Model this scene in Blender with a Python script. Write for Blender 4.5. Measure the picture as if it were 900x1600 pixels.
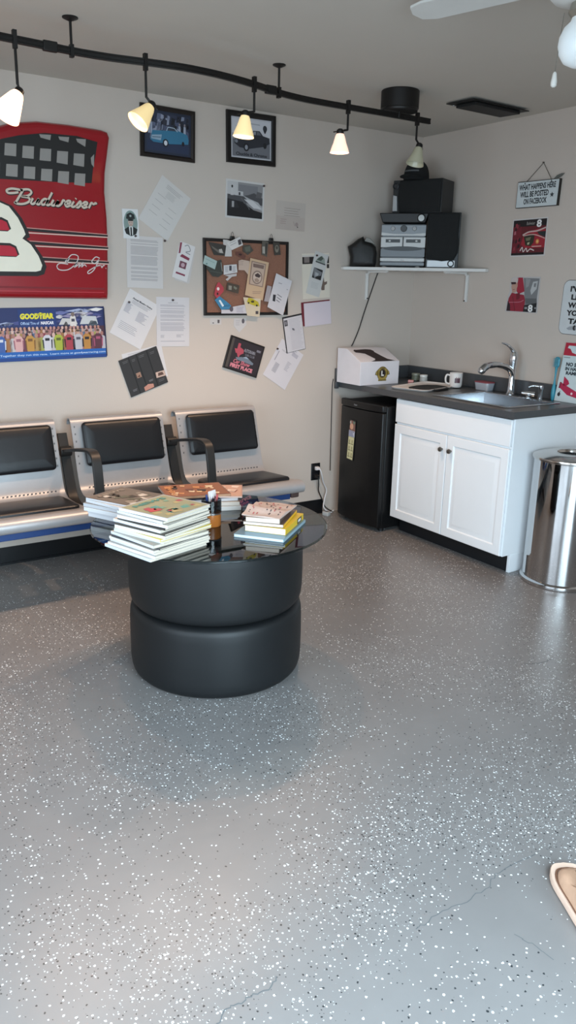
import bpy, bmesh, math, random
from mathutils import Matrix, Vector, Euler
random.seed(7)
for o in list(bpy.data.objects): bpy.data.objects.remove(o)
S = bpy.context.scene
col = S.collection
PI = math.pi
R = math.radians

# ------------------------------------------------------------------ camera
cam_d = bpy.data.cameras.new('camera'); cam = bpy.data.objects.new('camera', cam_d); col.objects.link(cam)
yaw, pitch, roll = R(33.648), R(15.867), R(1.247)
fw = Vector((math.sin(yaw)*math.cos(pitch), math.cos(yaw)*math.cos(pitch), -math.sin(pitch)))
r0 = Vector((math.cos(yaw), -math.sin(yaw), 0)); u0 = r0.cross(fw)
rr = math.cos(roll)*r0 + math.sin(roll)*u0; uu = -math.sin(roll)*r0 + math.cos(roll)*u0
m = Matrix((( rr.x, uu.x, -fw.x, -3.878), (rr.y, uu.y, -fw.y, -4.301), (rr.z, uu.z, -fw.z, 1.511), (0,0,0,1)))
cam.matrix_world = m
cam_d.sensor_fit = 'VERTICAL'; cam_d.sensor_height = 24.0; cam_d.lens = 24.0*1229.07/1600.0
cam_d.clip_start = 0.05
S.camera = cam

# ------------------------------------------------------------------ world, light, exposure
S.view_settings.view_transform = 'Standard'; S.view_settings.look = 'None'
S.view_settings.gamma = 1.0; S.view_settings.use_curve_mapping = False
S.view_settings.exposure = 0.55
W = bpy.data.worlds.new('sky'); S.world = W; W.use_nodes = True
bg = W.node_tree.nodes['Background']; bg.inputs[0].default_value = (0.72, 0.86, 1.0, 1); bg.inputs[1].default_value = 0.9

def area(name, loc, rot, sx, sy, power, color):
    l = bpy.data.lights.new(name, 'AREA'); l.shape = 'RECTANGLE'; l.size = sx; l.size_y = sy
    l.energy = power; l.color = color; l.spread = R(140)
    o = bpy.data.objects.new(name, l); col.objects.link(o); o.location = loc; o.rotation_euler = rot
    return o
# daylight through the shop window on the left and the glazed door behind the camera
area('window_daylight', (-5.42, -3.35, 1.25), (R(72), 0, R(-90)), 2.5, 1.7, 42, (0.72, 0.87, 1.0))
area('door_daylight', (-3.35, -5.09, 1.15), (R(48), 0, 0), 2.1, 2.0, 124, (0.67, 0.87, 1.0))

# ------------------------------------------------------------------ materials
def lin(h):
    h = h.lstrip('#'); c = [int(h[i:i+2], 16)/255 for i in (0, 2, 4)]
    return tuple(((v+0.055)/1.055)**2.4 if v > 0.04045 else v/12.92 for v in c) + (1,)
MC = {}
def M(h, rough=0.6, metal=0.0, var=0.06, scale=14.0, bump=0.0, spec=0.5, coat=0.0, emit=0.0, name=None):
    key = (h, rough, metal, var, scale, bump, spec, coat, emit)
    if key in MC: return MC[key]
    mt = bpy.data.materials.new(name or ('paint_' + h.strip('#'))); mt.use_nodes = True
    nt = mt.node_tree; b = nt.nodes['Principled BSDF']; c = lin(h)
    b.inputs['Roughness'].default_value = rough; b.inputs['Metallic'].default_value = metal
    b.inputs['Specular IOR Level'].default_value = spec
    b.inputs['Coat Weight'].default_value = coat; b.inputs['Coat Roughness'].default_value = 0.08
    tc = nt.nodes.new('ShaderNodeTexCoord'); n = nt.nodes.new('ShaderNodeTexNoise')
    n.inputs['Scale'].default_value = scale; n.inputs['Detail'].default_value = 4
    nt.links.new(tc.outputs['Object'], n.inputs['Vector'])
    mp = nt.nodes.new('ShaderNodeMapRange'); mp.inputs[3].default_value = 1-var; mp.inputs[4].default_value = 1+var
    nt.links.new(n.outputs['Fac'], mp.inputs[0])
    hs = nt.nodes.new('ShaderNodeHueSaturation'); hs.inputs['Color'].default_value = c
    nt.links.new(mp.outputs[0], hs.inputs['Value']); nt.links.new(hs.outputs[0], b.inputs['Base Color'])
    if bump:
        bp = nt.nodes.new('ShaderNodeBump'); bp.inputs['Strength'].default_value = bump; bp.inputs['Distance'].default_value = 0.004
        nt.links.new(n.outputs['Fac'], bp.inputs['Height']); nt.links.new(bp.outputs[0], b.inputs['Normal'])
    if emit:
        nt.links.new(hs.outputs[0], b.inputs['Emission Color']); b.inputs['Emission Strength'].default_value = emit
    MC[key] = mt
    return mt

def glass_mat(name, tint, refl=0.10, rough=0.02, ior=1.5):
    mt = bpy.data.materials.new(name); mt.use_nodes = True; nt = mt.node_tree
    nt.nodes.remove(nt.nodes['Principled BSDF']); out = nt.nodes['Material Output']
    t = nt.nodes.new('ShaderNodeBsdfTransparent'); g = nt.nodes.new('ShaderNodeBsdfGlossy'); mx = nt.nodes.new('ShaderNodeMixShader')
    fr = nt.nodes.new('ShaderNodeFresnel'); fr.inputs[0].default_value = ior
    n = nt.nodes.new('ShaderNodeTexNoise'); n.inputs['Scale'].default_value = 3.0
    mr = nt.nodes.new('ShaderNodeMapRange'); mr.inputs[3].default_value = rough*0.8; mr.inputs[4].default_value = rough*1.4
    nt.links.new(n.outputs['Fac'], mr.inputs[0]); nt.links.new(mr.outputs[0], g.inputs['Roughness'])
    t.inputs[0].default_value = lin(tint); g.inputs[0].default_value = (1, 1, 1, 1)
    ge = nt.nodes.new('ShaderNodeNewGeometry'); iv = nt.nodes.new('ShaderNodeMath'); iv.operation = 'SUBTRACT'; iv.inputs[0].default_value = 1.0; nt.links.new(ge.outputs['Backfacing'], iv.inputs[1])
    mu = nt.nodes.new('ShaderNodeMath'); mu.operation = 'MULTIPLY'; nt.links.new(fr.outputs[0], mu.inputs[0]); nt.links.new(iv.outputs[0], mu.inputs[1])
    nt.links.new(mu.outputs[0], mx.inputs[0]); nt.links.new(t.outputs[0], mx.inputs[1]); nt.links.new(g.outputs[0], mx.inputs[2])
    nt.links.new(mx.outputs[0], out.inputs[0])
    return mt

# ------------------------------------------------------------------ mesh building
class MB:
    def __init__(s): s.v = []; s.f = []; s.m = []; s.mats = []
    def mi(s, mat):
        if mat not in s.mats: s.mats.append(mat)
        return s.mats.index(mat)
    def add(s, vs, fs, mat, T=None):
        b = len(s.v); k = s.mi(mat)
        for p in vs:
            p = Vector(p); s.v.append(T @ p if T else p)
        for f in fs: s.f.append([b+i for i in f]); s.m.append(k)
        return s
    def box(s, c, d, mat, T=None):
        x, y, z = c; a, b, e = d[0]/2, d[1]/2, d[2]/2
        vs = [(x+i*a, y+j*b, z+k*e) for k in (-1, 1) for j in (-1, 1) for i in (-1, 1)]
        return s.add(vs, [(0,2,3,1),(4,5,7,6),(0,1,5,4),(2,6,7,3),(0,4,6,2),(1,3,7,5)], mat, T)
    def span(s, x0, x1, y0, y1, z0, z1, mat, T=None):
        return s.box(((x0+x1)/2, (y0+y1)/2, (z0+z1)/2), (abs(x1-x0), abs(y1-y0), abs(z1-z0)), mat, T)
    def prism(s, pts, z0, z1, mat, T=None):           # outline in x,y lifted from z0 to z1
        n = len(pts); ar = sum(pts[i][0]*pts[(i+1)%n][1]-pts[(i+1)%n][0]*pts[i][1] for i in range(n))
        if ar < 0: pts = pts[::-1]
        vs = [(p[0], p[1], z0) for p in pts] + [(p[0], p[1], z1) for p in pts]
        fs = [tuple(range(n-1, -1, -1)), tuple(range(n, 2*n))] + [(i, (i+1)%n, n+(i+1)%n, n+i) for i in range(n)]
        return s.add(vs, fs, mat, T)
    def rings(s, rings, mat, T=None, cap=True, closed=True):
        n = len(rings[0]); vs = [p for r_ in rings for p in r_]; fs = []
        for k in range(len(rings)-1):
            for i in range(n if closed else n-1):
                j = (i+1) % n; fs.append((k*n+i, k*n+j, (k+1)*n+j, (k+1)*n+i))
        if cap: fs += [tuple(range(n-1, -1, -1)), tuple(range((len(rings)-1)*n, len(rings)*n))]
        return s.add(vs, fs, mat, T)
    def lathe(s, prof, mat, T=None, seg=40, cap=True):  # profile of (radius, z)
        rg = [[(r_*math.cos(2*PI*i/seg), r_*math.sin(2*PI*i/seg), z) for i in range(seg)] for r_, z in prof]
        return s.rings(rg, mat, T, cap)
    def tube(s, path, rad, mat, T=None, seg=10):
        P = [Vector(p) for p in path]; rg = []
        up = Vector((0, 0, 1)); n = len(P)
        if not isinstance(rad, (list, tuple)): rad = [rad]*n
        prev = None
        for i in range(n):
            t = (P[min(i+1, n-1)]-P[max(i-1, 0)]).normalized()
            if prev is None:
                a = t.cross(up)
                if a.length < 0.1: a = t.cross(Vector((1, 0, 0)))
            else: a = prev - t*prev.dot(t)
            a.normalize(); prev = a; b = t.cross(a)
            rg.append([P[i]+(a*math.cos(2*PI*k/seg)+b*math.sin(2*PI*k/seg))*rad[i] for k in range(seg)])
        return s.rings(rg, mat, T)
    def pillow(s, pts, steps, mat, T=None):            # steps: (inset, z) rings of one outline, capped
        if getattr(pts, 'rr', None):                   # a rounded rectangle stays one at every inset
            w_, h_, r_, n_, cx_, cy_ = pts.rr
            return s.rings([[(x, y, z) for x, y in rrect(w_-2*d, h_-2*d, max(r_-d, .0015), n_, cx_, cy_)] for d, z in steps], mat, T)
        n = len(pts); ar = sum(pts[i][0]*pts[(i+1)%n][1]-pts[(i+1)%n][0]*pts[i][1] for i in range(n))
        if ar < 0: pts = pts[::-1]
        nm = []
        for i in range(n):
            a, b, c = Vector(pts[i-1]), Vector(pts[i]), Vector(pts[(i+1) % n])
            e1 = (b-a).normalized(); e2 = (c-b).normalized()
            n1 = Vector((-e1.y, e1.x)); n2 = Vector((-e2.y, e2.x)); q = (n1+n2)
            q = q.normalized() if q.length > 1e-6 else n1
            nm.append(q / max(0.5, q.dot(n1)))
        rg = [[(pts[i][0]+nm[i].x*d, pts[i][1]+nm[i].y*d, z) for i in range(n)] for d, z in steps]
        return s.rings(rg, mat, T)
    def build(s, name, parent=None, bevel=0.0, smooth=True, seg=2):
        me = bpy.data.meshes.new(name)
        me.from_pydata([tuple(p) for p in s.v], [], s.f)
        for mt in s.mats: me.materials.append(mt)
        me.polygons.foreach_set('material_index', s.m); me.update()
        o = bpy.data.objects.new(name, me); col.objects.link(o)
        if bevel:
            b = o.modifiers.new('bevel', 'BEVEL'); b.width = bevel; b.segments = seg; b.limit_method = 'ANGLE'; b.angle_limit = R(40)
        if smooth and len(me.polygons):
            me.shade_smooth(); me.set_sharp_from_angle(angle=R(35))
        if parent: o.parent = parent
        return o

class RR(list): rr = None
def rrect(w, h, r_, n=5, cx=0, cy=0):
    p = RR(); p.rr = (w, h, r_, n, cx, cy)
    for sx, sy, a0 in ((1, 1, 0), (-1, 1, 90), (-1, -1, 180), (1, -1, 270)):
        for k in range(n+1):
            a = R(a0+90*k/n); p.append((cx+sx*(w/2-r_)+r_*math.cos(a), cy+sy*(h/2-r_)+r_*math.sin(a)))
    return p
def ellipse(cx, cy, a, b, n=20, rot=0):
    return [(cx+a*math.cos(2*PI*i/n)*math.cos(rot)-b*math.sin(2*PI*i/n)*math.sin(rot), cy+a*math.cos(2*PI*i/n)*math.sin(rot)+b*math.sin(2*PI*i/n)*math.cos(rot)) for i in range(n)]
def catmull(pts, k=6):
    P = [Vector(p) for p in pts]; P = [P[0]*2-P[1]] + P + [P[-1]*2-P[-2]]; out = []
    for i in range(1, len(P)-2):
        for j in range(k):
            t = j/k; a, b, c, d = P[i-1:i+3]
            out.append(0.5*((2*b)+(c-a)*t+(2*a-5*b+4*c-d)*t*t+(3*b-a-3*c+d)*t**3))
    out.append(P[-2]); return out
def T(loc=(0,0,0), rot=(0,0,0)): return Matrix.Translation(loc) @ Euler(rot).to_matrix().to_4x4()

TXT = {}
def text_mesh(s, bold=0.0, shear=0.0):
    key = (s, bold, shear)
    if key not in TXT:
        cu = bpy.data.curves.new('t', 'FONT'); cu.body = s; cu.size = 1.0; cu.offset = bold; cu.shear = shear; cu.resolution_u = 2
        ob = bpy.data.objects.new('t', cu); me = bpy.data.meshes.new_from_object(ob)
        vs = [tuple(v.co) for v in me.vertices]; fs = [tuple(p.vertices) for p in me.polygons]
        bpy.data.objects.remove(ob); bpy.data.curves.remove(cu); bpy.data.meshes.remove(me); TXT[key] = (vs, fs)
    return TXT[key]

STEP = 0.00035
class Art(MB):
    """flat printed matter: local x right, y up, z out of the surface"""
    def __init__(s, z0=0.0): super().__init__(); s.z0 = z0
    def poly(s, pts, c, k=1, rough=0.6):
        n = len(pts); ar = sum(pts[i][0]*pts[(i+1)%n][1]-pts[(i+1)%n][0]*pts[i][1] for i in range(n))
        if ar < 0: pts = pts[::-1]
        mat = c if not isinstance(c, str) else M(c, rough)
        return s.add([(p[0], p[1], s.z0+k*STEP) for p in pts], [tuple(range(n))], mat)
    def rect(s, x0, x1, y0, y1, c, k=1): return s.poly([(x0, y0), (x1, y0), (x1, y1), (x0, y1)], c, k)
    def stroke(s, pts, w, c, k=1, smooth=True):
        P = catmull([(p[0], p[1], 0) for p in pts]) if smooth and len(pts) > 2 else [Vector((p[0], p[1], 0)) for p in pts]
        L = []; Rr = []; n = len(P)
        for i in range(n):
            t = (P[min(i+1, n-1)]-P[max(i-1, 0)]); t = t.normalized() if t.length > 1e-9 else Vector((1, 0, 0))
            q = Vector((-t.y, t.x, 0))*w/2; L.append(P[i]+q); Rr.append(P[i]-q)
        vs = [(p.x, p.y, s.z0+k*STEP) for a in zip(L, Rr) for p in a]
        return s.add(vs, [(2*i, 2*i+1, 2*i+3, 2*i+2) for i in range(n-1)], M(c))
    def text(s, t, x, y, h, c, k=2, w=None, bold=0.0, shear=0.0, align='L', rot=0.0):
        vs, fs = text_mesh(t, bold, shear)
        if not vs: return s
        x0 = min(v[0] for v in vs); x1 = max(v[0] for v in vs); sc = h/0.72; sx = sc
        if w: sx = w/(x1-x0)
        off = {'L': 0, 'C': -(x1-x0)*sx/2, 'R': -(x1-x0)*sx}[align]; cr, sr = math.cos(rot), math.sin(rot)
        out = []
        for v in vs:
            a, b = (v[0]-x0)*sx+off, v[1]*sc
            out.append((x+a*cr-b*sr, y+a*sr+b*cr, s.z0+k*STEP))
        return s.add(out, fs, M(c))
    def lines(s, x0, x1, ytop, n, dy, c='#8c8a90', k=2, th=0.0018, rag=0.15, seed=1):
        rnd = random.Random(seed)
        for i in range(n):
            e = x1-(x1-x0)*rnd.random()*rag; s.rect(x0, e, ytop-i*dy-th, ytop-i*dy, c, k)
        return s

def prop(o, label=None, cat=None, group=None, kind=None):
    if label: o['label'] = label
    if cat: o['category'] = cat
    if group: o['group'] = group
    if kind: o['kind'] = kind
    return o
def thing(name, label, cat, loc=(0,0,0), rot=(0,0,0), group=None):
    o = bpy.data.objects.new(name, None); col.objects.link(o); o.location = loc; o.rotation_euler = rot; o.empty_display_size = 0.05
    return prop(o, label, cat, group)
def struct(mb, name, **k): return prop(mb.build(name, **k), kind='structure')
def copy_tree(o, parent=None):
    c = o.copy(); col.objects.link(c)
    if parent: c.parent = parent
    for ch in list(o.children): copy_tree(ch, c)
    return c
def on_back(o, x, z, ang=0, y=0.0):
    o.matrix_world = Matrix.Translation((x, y, z)) @ Matrix.Rotation(R(90), 4, 'X') @ Matrix.Rotation(R(ang), 4, 'Z'); return o
def on_right(o, y, z, ang=0, x=0.0):
    o.matrix_world = Matrix.Translation((x, y, z)) @ Matrix.Rotation(R(-90), 4, 'Z') @ Matrix.Rotation(R(90), 4, 'X') @ Matrix.Rotation(R(ang), 4, 'Z'); return o

# common colours
BLACK = '#17181a'; WHITE = '#e4e2e0'; PAPER = '#dcd8da'
CH = 2.4965
XL, YF = -5.3, -5.0          # room extends to these
# ------------------------------------------------------------------ the room
def wall_paint():
    mt = M('#c4b8ae', 0.75, var=0.025, scale=2.0, spec=0.25)
    nt = mt.node_tree; b = nt.nodes['Principled BSDF']
    n = nt.nodes.new('ShaderNodeTexNoise'); n.inputs['Scale'].default_value = 90; n.inputs['Detail'].default_value = 3
    tc = [x for x in nt.nodes if x.type == 'TEX_COORD'][0]; nt.links.new(tc.outputs['Object'], n.inputs['Vector'])
    bp = nt.nodes.new('ShaderNodeBump'); bp.inputs['Strength'].default_value = 0.12; bp.inputs['Distance'].default_value = 0.003
    nt.links.new(n.outputs['Fac'], bp.inputs['Height']); nt.links.new(bp.outputs[0], b.inputs['Normal'])
    return mt
WALL = wall_paint()
CEIL = M('#c6c0b7', 0.85, var=0.03, scale=3.0, bump=0.15, spec=0.2)

def floor_mat():
    mt = bpy.data.materials.new('epoxy_flake_floor'); mt.use_nodes = True; nt = mt.node_tree; N = nt.nodes; L = nt.links
    b = N['Principled BSDF']; tc = N.new('ShaderNodeTexCoord')
    def node(t, **k):
        n = N.new(t)
        for a, v in k.items(): setattr(n, a, v)
        return n
    def math_(op, a, b_=None, c=None):
        n = node('ShaderNodeMath', operation=op)
        for i, v in enumerate((a, b_, c)):
            if v is None: continue
            if isinstance(v, (int, float)): n.inputs[i].default_value = v
            else: L.new(v, n.inputs[i])
        return n.outputs[0]
    def noise(scale, detail=3, rough=0.55):
        n = node('ShaderNodeTexNoise'); n.inputs['Scale'].default_value = scale; n.inputs['Detail'].default_value = detail; n.inputs['Roughness'].default_value = rough
        L.new(tc.outputs['Object'], n.inputs['Vector']); return n.outputs['Fac']
    def mix(fac, a, b_):
        n = node('ShaderNodeMix', data_type='RGBA')
        L.new(fac, n.inputs[0])
        for i, v in ((6, a), (7, b_)):
            if isinstance(v, tuple): n.inputs[i].default_value = v
            else: L.new(v, n.inputs[i])
        return n.outputs[2]
    base = mix(math_('MULTIPLY_ADD', noise(1.3, 6), 1.6, -0.3), lin('#747170'), lin('#82807f'))
    base = mix(math_('MULTIPLY_ADD', noise(7, 5), 0.8, -0.15), base, lin('#6e6b6a'))
    def flakes(scale, keep, rad, off):
        mp = node('ShaderNodeMapping'); mp.inputs[1].default_value = off; L.new(tc.outputs['Object'], mp.inputs[0])
        # bend the cells a little so the flakes are not round
        nz = node('ShaderNodeTexNoise'); nz.inputs['Scale'].default_value = scale*1.6; L.new(mp.outputs[0], nz.inputs['Vector'])
        sc = node('ShaderNodeVectorMath', operation='SCALE'); L.new(nz.outputs['Color'], sc.inputs[0]); sc.inputs['Scale'].default_value = 0.5/scale
        ad = node('ShaderNodeVectorMath', operation='ADD'); L.new(mp.outputs[0], ad.inputs[0]); L.new(sc.outputs[0], ad.inputs[1])
        v = node('ShaderNodeTexVoronoi'); v.inputs['Scale'].default_value = scale; L.new(ad.outputs[0], v.inputs['Vector'])
        sp = node('ShaderNodeSeparateColor'); L.new(v.outputs['Color'], sp.inputs[0])
        k = math_('GREATER_THAN', math_('ADD', sp.outputs[0], math_('MULTIPLY', math_('SUBTRACT', noise(2.2, 3), 0.5), 1.5)), 1-keep)
        rdist = math_('MULTIPLY', math_('MULTIPLY_ADD', sp.outputs[1], 0.65, 0.35), rad)
        return math_('MULTIPLY', k, math_('LESS_THAN', v.outputs['Distance'], rdist))
    c = mix(flakes(108, 0.26, 0.33, (3.1, 1.7, 0)), base, lin('#2c3033'))
    c = mix(flakes(100, 0.33, 0.33, (0.3, 5.2, 0)), c, lin('#e2e6e8'))
    c = mix(flakes(165, 0.10, 0.34, (7.3, 2.2, 0)), c, lin('#c8cccc'))
    L.new(c, b.inputs['Base Color'])
    L.new(math_('MULTIPLY_ADD', noise(2.5, 5), 0.16, 0.26), b.inputs['Roughness'])
    b.inputs['Specular IOR Level'].default_value = 0.6
    bp = node('ShaderNodeBump'); bp.inputs['Strength'].default_value = 0.15; bp.inputs['Distance'].default_value = 0.01
    L.new(noise(5, 4), bp.inputs['Height']); L.new(bp.outputs[0], b.inputs['Normal'])
    return mt
fl = Art(0.0); fl.mats = []
fl.span(XL-0.1, 0.1, YF-0.1, 0.1, -0.1, 0, floor_mat())
def crack(pts, w):
    rnd = random.Random(len(pts)); P = []
    for a, b in zip(pts[:-1], pts[1:]):
        for k in range(5):
            t = k/5; P.append((a[0]+(b[0]-a[0])*t+rnd.uniform(-.004, .004), a[1]+(b[1]-a[1])*t+rnd.uniform(-.006, .006)))
    P.append(pts[-1]); fl.stroke(P, w, '#5c6062', 1, smooth=False)
crack([(-2.25,-3.141),(-2.391,-3.139),(-2.459,-3.161),(-2.532,-3.169),(-2.605,-3.162),(-2.696,-3.167),(-2.719,-3.169)], 0.0022)
crack([(-3.087,-3.106),(-3.111,-3.125),(-3.156,-3.116),(-3.19,-3.119),(-3.222,-3.118),(-3.258,-3.136)], 0.003)
crack([(-2.523,-3.31),(-2.513,-3.351),(-2.506,-3.412)], 0.002)
crack([(-1.349,-2.337),(-1.28,-2.364),(-1.203,-2.369)], 0.004)
struct(fl, 'floor', smooth=False)

struct(MB().span(XL-0.1, 0.1, 0, 0.1, 0, CH, WALL), 'wall_back', smooth=False)
struct(MB().span(0, 0.1, YF, 0, 0, CH, WALL), 'wall_right', smooth=False)
wl = MB(); wy0, wy1, wz0, wz1 = -4.6, -2.1, 0.4, 2.1
wl.span(XL-0.1, XL, YF, wy0, 0, CH, WALL).span(XL-0.1, XL, wy1, 0, 0, CH, WALL).span(XL-0.1, XL, wy0, wy1, 0, wz0, WALL).span(XL-0.1, XL, wy0, wy1, wz1, CH, WALL)
struct(wl, 'wall_left', smooth=False)
wf = MB(); dx0, dx1, dz1 = -4.4, -2.3, 2.15
wf.span(XL-0.1, dx0, YF-0.1, YF, 0, CH, WALL).span(dx1, 0.1, YF-0.1, YF, 0, CH, WALL).span(dx0, dx1, YF-0.1, YF, dz1, CH, WALL)
struct(wf, 'wall_front', smooth=False)
struct(MB().span(XL-0.1, 0.1, YF-0.1, 0.1, CH, CH+0.1, CEIL), 'ceiling', smooth=False)
FRM = M('#3a3a3a', 0.4, 0.6)
w = MB()
for a, b, c_, d in ((wy0, wy1, wz0, wz0+0.05), (wy0, wy1, wz1-0.05, wz1), (wy0, wy0+0.05, wz0, wz1), (wy1-0.05, wy1, wz0, wz1), ((wy0+wy1)/2-0.02, (wy0+wy1)/2+0.02, wz0, wz1)):
    w.span(XL-0.07, XL-0.02, a, b, c_, d, FRM)
struct(w, 'window_1')
w = MB()
for a, b, c_, d in ((dx0, dx1, dz1-0.06, dz1), (dx0, dx0+0.06, 0, dz1), (dx1-0.06, dx1, 0, dz1), ((dx0+dx1)/2-0.05, (dx0+dx1)/2+0.05, 0, dz1), (dx0, dx1, 0, 0.1)):
    w.span(a, b, YF-0.05, YF-0.005, c_, d, FRM)
struct(w, 'door_1')
VIN = M('#101114', 0.35, spec=0.5)
def cove(y0, y1, mat): pass
bb = MB().span(XL, -0.73, -0.006, 0, 0.0, 0.1, VIN).span(XL, -0.73, -0.014, 0, 0.0, 0.012, VIN); struct(bb, 'baseboard_back')
bb = MB().span(-0.006, 0, YF, -1.6, 0.0, 0.1, VIN).span(-0.014, 0, YF, -1.6, 0.0, 0.012, VIN); struct(bb, 'baseboard_right')

# ------------------------------------------------------------------ tyre table
RUB = M('#121416', 0.52, var=0.15, scale=8, bump=0.25, spec=0.35)
def tyre(z, label):
    t = thing('racing_tyre', label, 'tyre', (-2.452, -1.642, z), group='slick tyres stacked under the glass top')
    h = 0.295; Ro = 0.350
    prof = [(0.205, 0.03), (0.215, 0.012), (0.25, 0.003), (0.29, 0.0), (0.315, 0.003), (0.331, 0.010), (0.341, 0.022), (0.346, 0.04), (0.349, 0.07), (Ro, h/2), (0.349, h-0.06), (0.347, h-0.032), (0.343, h-0.016), (0.335, h-0.006), (0.318, h-0.001), (0.29, h), (0.25, h-0.003), (0.215, h-0.012), (0.205, h-0.03)]
    MB().lathe(prof, RUB, seg=96, cap=False).build('tread', t)
    MB().lathe([(0.205, 0.03), (0.2, 0.06), (0.2, h-0.06), (0.205, h-0.03)], M('#121314', 0.7), seg=64, cap=False).build('inner_liner', t)
    for zz, s_ in ((h-0.001, 1), (0.001, -1)):
        a = MB(); a.lathe([(0.268, zz), (0.270, zz+0.002*s_), (0.273, zz+0.002*s_), (0.275, zz)], RUB, seg=64, cap=False); a.build('sidewall_rib', t)
    return t
tyre(0.0, 'black smooth racing tyre lying flat on the floor, lower of the two')
tyre(0.295, 'black smooth racing tyre lying on the other tyre, right under the round glass')
GL = glass_mat('tinted_table_glass', '#b9c6c8', ior=1.55, rough=0.015)
tt = MB().lathe([(0.0001, 0), (0.466, 0.0), (0.4695, 0.0025), (0.4695, 0.0075), (0.466, 0.010), (0.0001, 0.010)], GL, seg=128, cap=False)
tt = tt.build('glass_tabletop'); tt.location = (-2.462, -1.612, 0.5905); prop(tt, 'round tinted glass tabletop lying on the stacked tyres', 'tabletop')
ZT = 0.6008

# ------------------------------------------------------------------ bench
STEEL = M('#a7a5a6', 0.38, 0.35, var=0.05, scale=30)
VINYL = M('#0d0f14', 0.38, var=0.1, scale=20, bump=0.1)
ARM = M('#2c2a29', 0.45, 0.3)
BLUE = M('#14366b', 0.45)
bench = thing('waiting_bench', 'silver steel beam bench with black padded seats against the wall', 'bench', (-2.3, -0.4, 0))
def B(y): return y+0.4
def strip(mb, prof, x0, x1, th, mat):        # sheet folded along the profile (y, z), with thickness
    P = [Vector((0, B(a), b)) for a, b in prof]; n = len(P); out = []; inn = []
    for i in range(n):
        t = (P[min(i+1, n-1)]-P[max(i-1, 0)]).normalized(); q = Vector((0, -t.z, t.y))*th/2
        out.append(P[i]+q); inn.append(P[i]-q)
    loop = out+inn[::-1]
    mb.rings([[(x0, p.y, p.z) for p in loop], [(x1, p.y, p.z) for p in loop]], mat)
prof0 = [(-.100,.775),(-.104,.797),(-.125,.809),(-.150,.806),(-.166,.780),(-.185,.715),(-.210,.630),(-.228,.565),(-.238,.53),(-.252,.49),(-.270,.455),(-.300,.431),(-.345,.422),(-.44,.424),(-.55,.434),(-.63,.447),(-.68,.453),(-.705,.449),(-.722,.434),(-.724,.412),(-.712,.395),(-.69,.39)]
prof = [(p.x, p.y) for p in catmull([(a, b, 0) for a, b in prof0], 3)]
for x0 in (-3.16, -2.54, -1.92):
    x0 += 2.3; x1 = x0+0.535; cx = (x0+x1)/2
    mb = MB(); strip(mb, prof, x0, x1, 0.006, STEEL)
    # pressed row of slots along the fold between back and seat
    for k in range(22):
        xx = x0+0.05+k*0.0207
        a = Vector((0, B(-.2745), .4515)); mb.box((xx, a.y-0.004, a.z+0.0045), (0.009, 0.001, 0.006), M('#4b4a4b', 0.6), None)
    # row of rivets either side of the back pad
    for k in range(6):
        z = 0.58+k*0.038; yy = B(-.228+(z-.565)*0.288)-0.0045
        for xx in (x0+0.017, x1-0.017): mb.box((xx, yy, z), (0.006, 0.002, 0.010), M('#6e6d6d', 0.5))
    mb.build('seat_shell', bench, bevel=0.0)
    th = math.atan2(.07, .235)
    Tm = Matrix.Translation((cx+0.01, B(-.2105)-0.004, .678)) @ Matrix.Rotation(R(90)-th, 4, 'X')
    MB().pillow(rrect(0.455, 0.238, 0.022), [(0.004, -0.001), (0, 0.004), (0, 0.012), (0.006, 0.019), (0.02, 0.023), (0.06, 0.025)], VINYL, Tm).build('back_pad', bench)
    Ts = Matrix.Translation((cx, B(-.49), .436)) @ Matrix.Rotation(R(-4.6), 4, 'X')
    MB().pillow(rrect(0.46, 0.30, 0.03), [(0.004, -0.002), (0, 0.003), (0, 0.014), (0.006, 0.021), (0.02, 0.025), (0.06, 0.027)], VINYL, Ts).build('seat_pad', bench)
for xa in (-2.582, -1.962):
    xa += 2.3
    mb = MB(); strip(mb, [(p.x, p.y) for p in catmull([(-.135,.735,0),(-.165,.66,0),(-.205,.56,0),(-.235,.48,0),(-.27,.415,0),(-.33,.385,0),(-.45,.378,0)], 3)], xa-0.026, xa+0.026, 0.014, ARM)
    mb.build('support_upright', bench, bevel=0.002)
    mb = MB(); strip(mb, [(p.x, p.y) for p in catmull([(-.185,.648,0),(-.30,.672,0),(-.42,.695,0),(-.55,.715,0),(-.615,.716,0),(-.652,.695,0),(-.668,.65,0),(-.680,.58,0),(-.690,.50,0),(-.692,.44,0),(-.67,.39,0),(-.60,.37,0),(-.47,.37,0)], 4)], xa-0.024, xa+0.024, 0.016, ARM)
    mb.tube([(xa-0.030, B(-.185), .645), (xa+0.030, B(-.185), .645)], 0.027, ARM, seg=18)
    mb.build('armrest', bench, bevel=0.003)
MB().span(-3.25+2.3, -1.36+2.3, B(-.44), B(-.37), 0.315, 0.378, BLUE).span(-3.25+2.3, -1.43+2.3, B(-.645), B(-.60), 0.338, 0.388, BLUE).build('beam', bench, bevel=0.004)
MB().span(-1.43+2.3, -1.375+2.3, B(-.655), B(-.59), 0.345, 0.395, M('#4a3733', 0.5)).build('beam_end_cap', bench, bevel=0.008)
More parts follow.
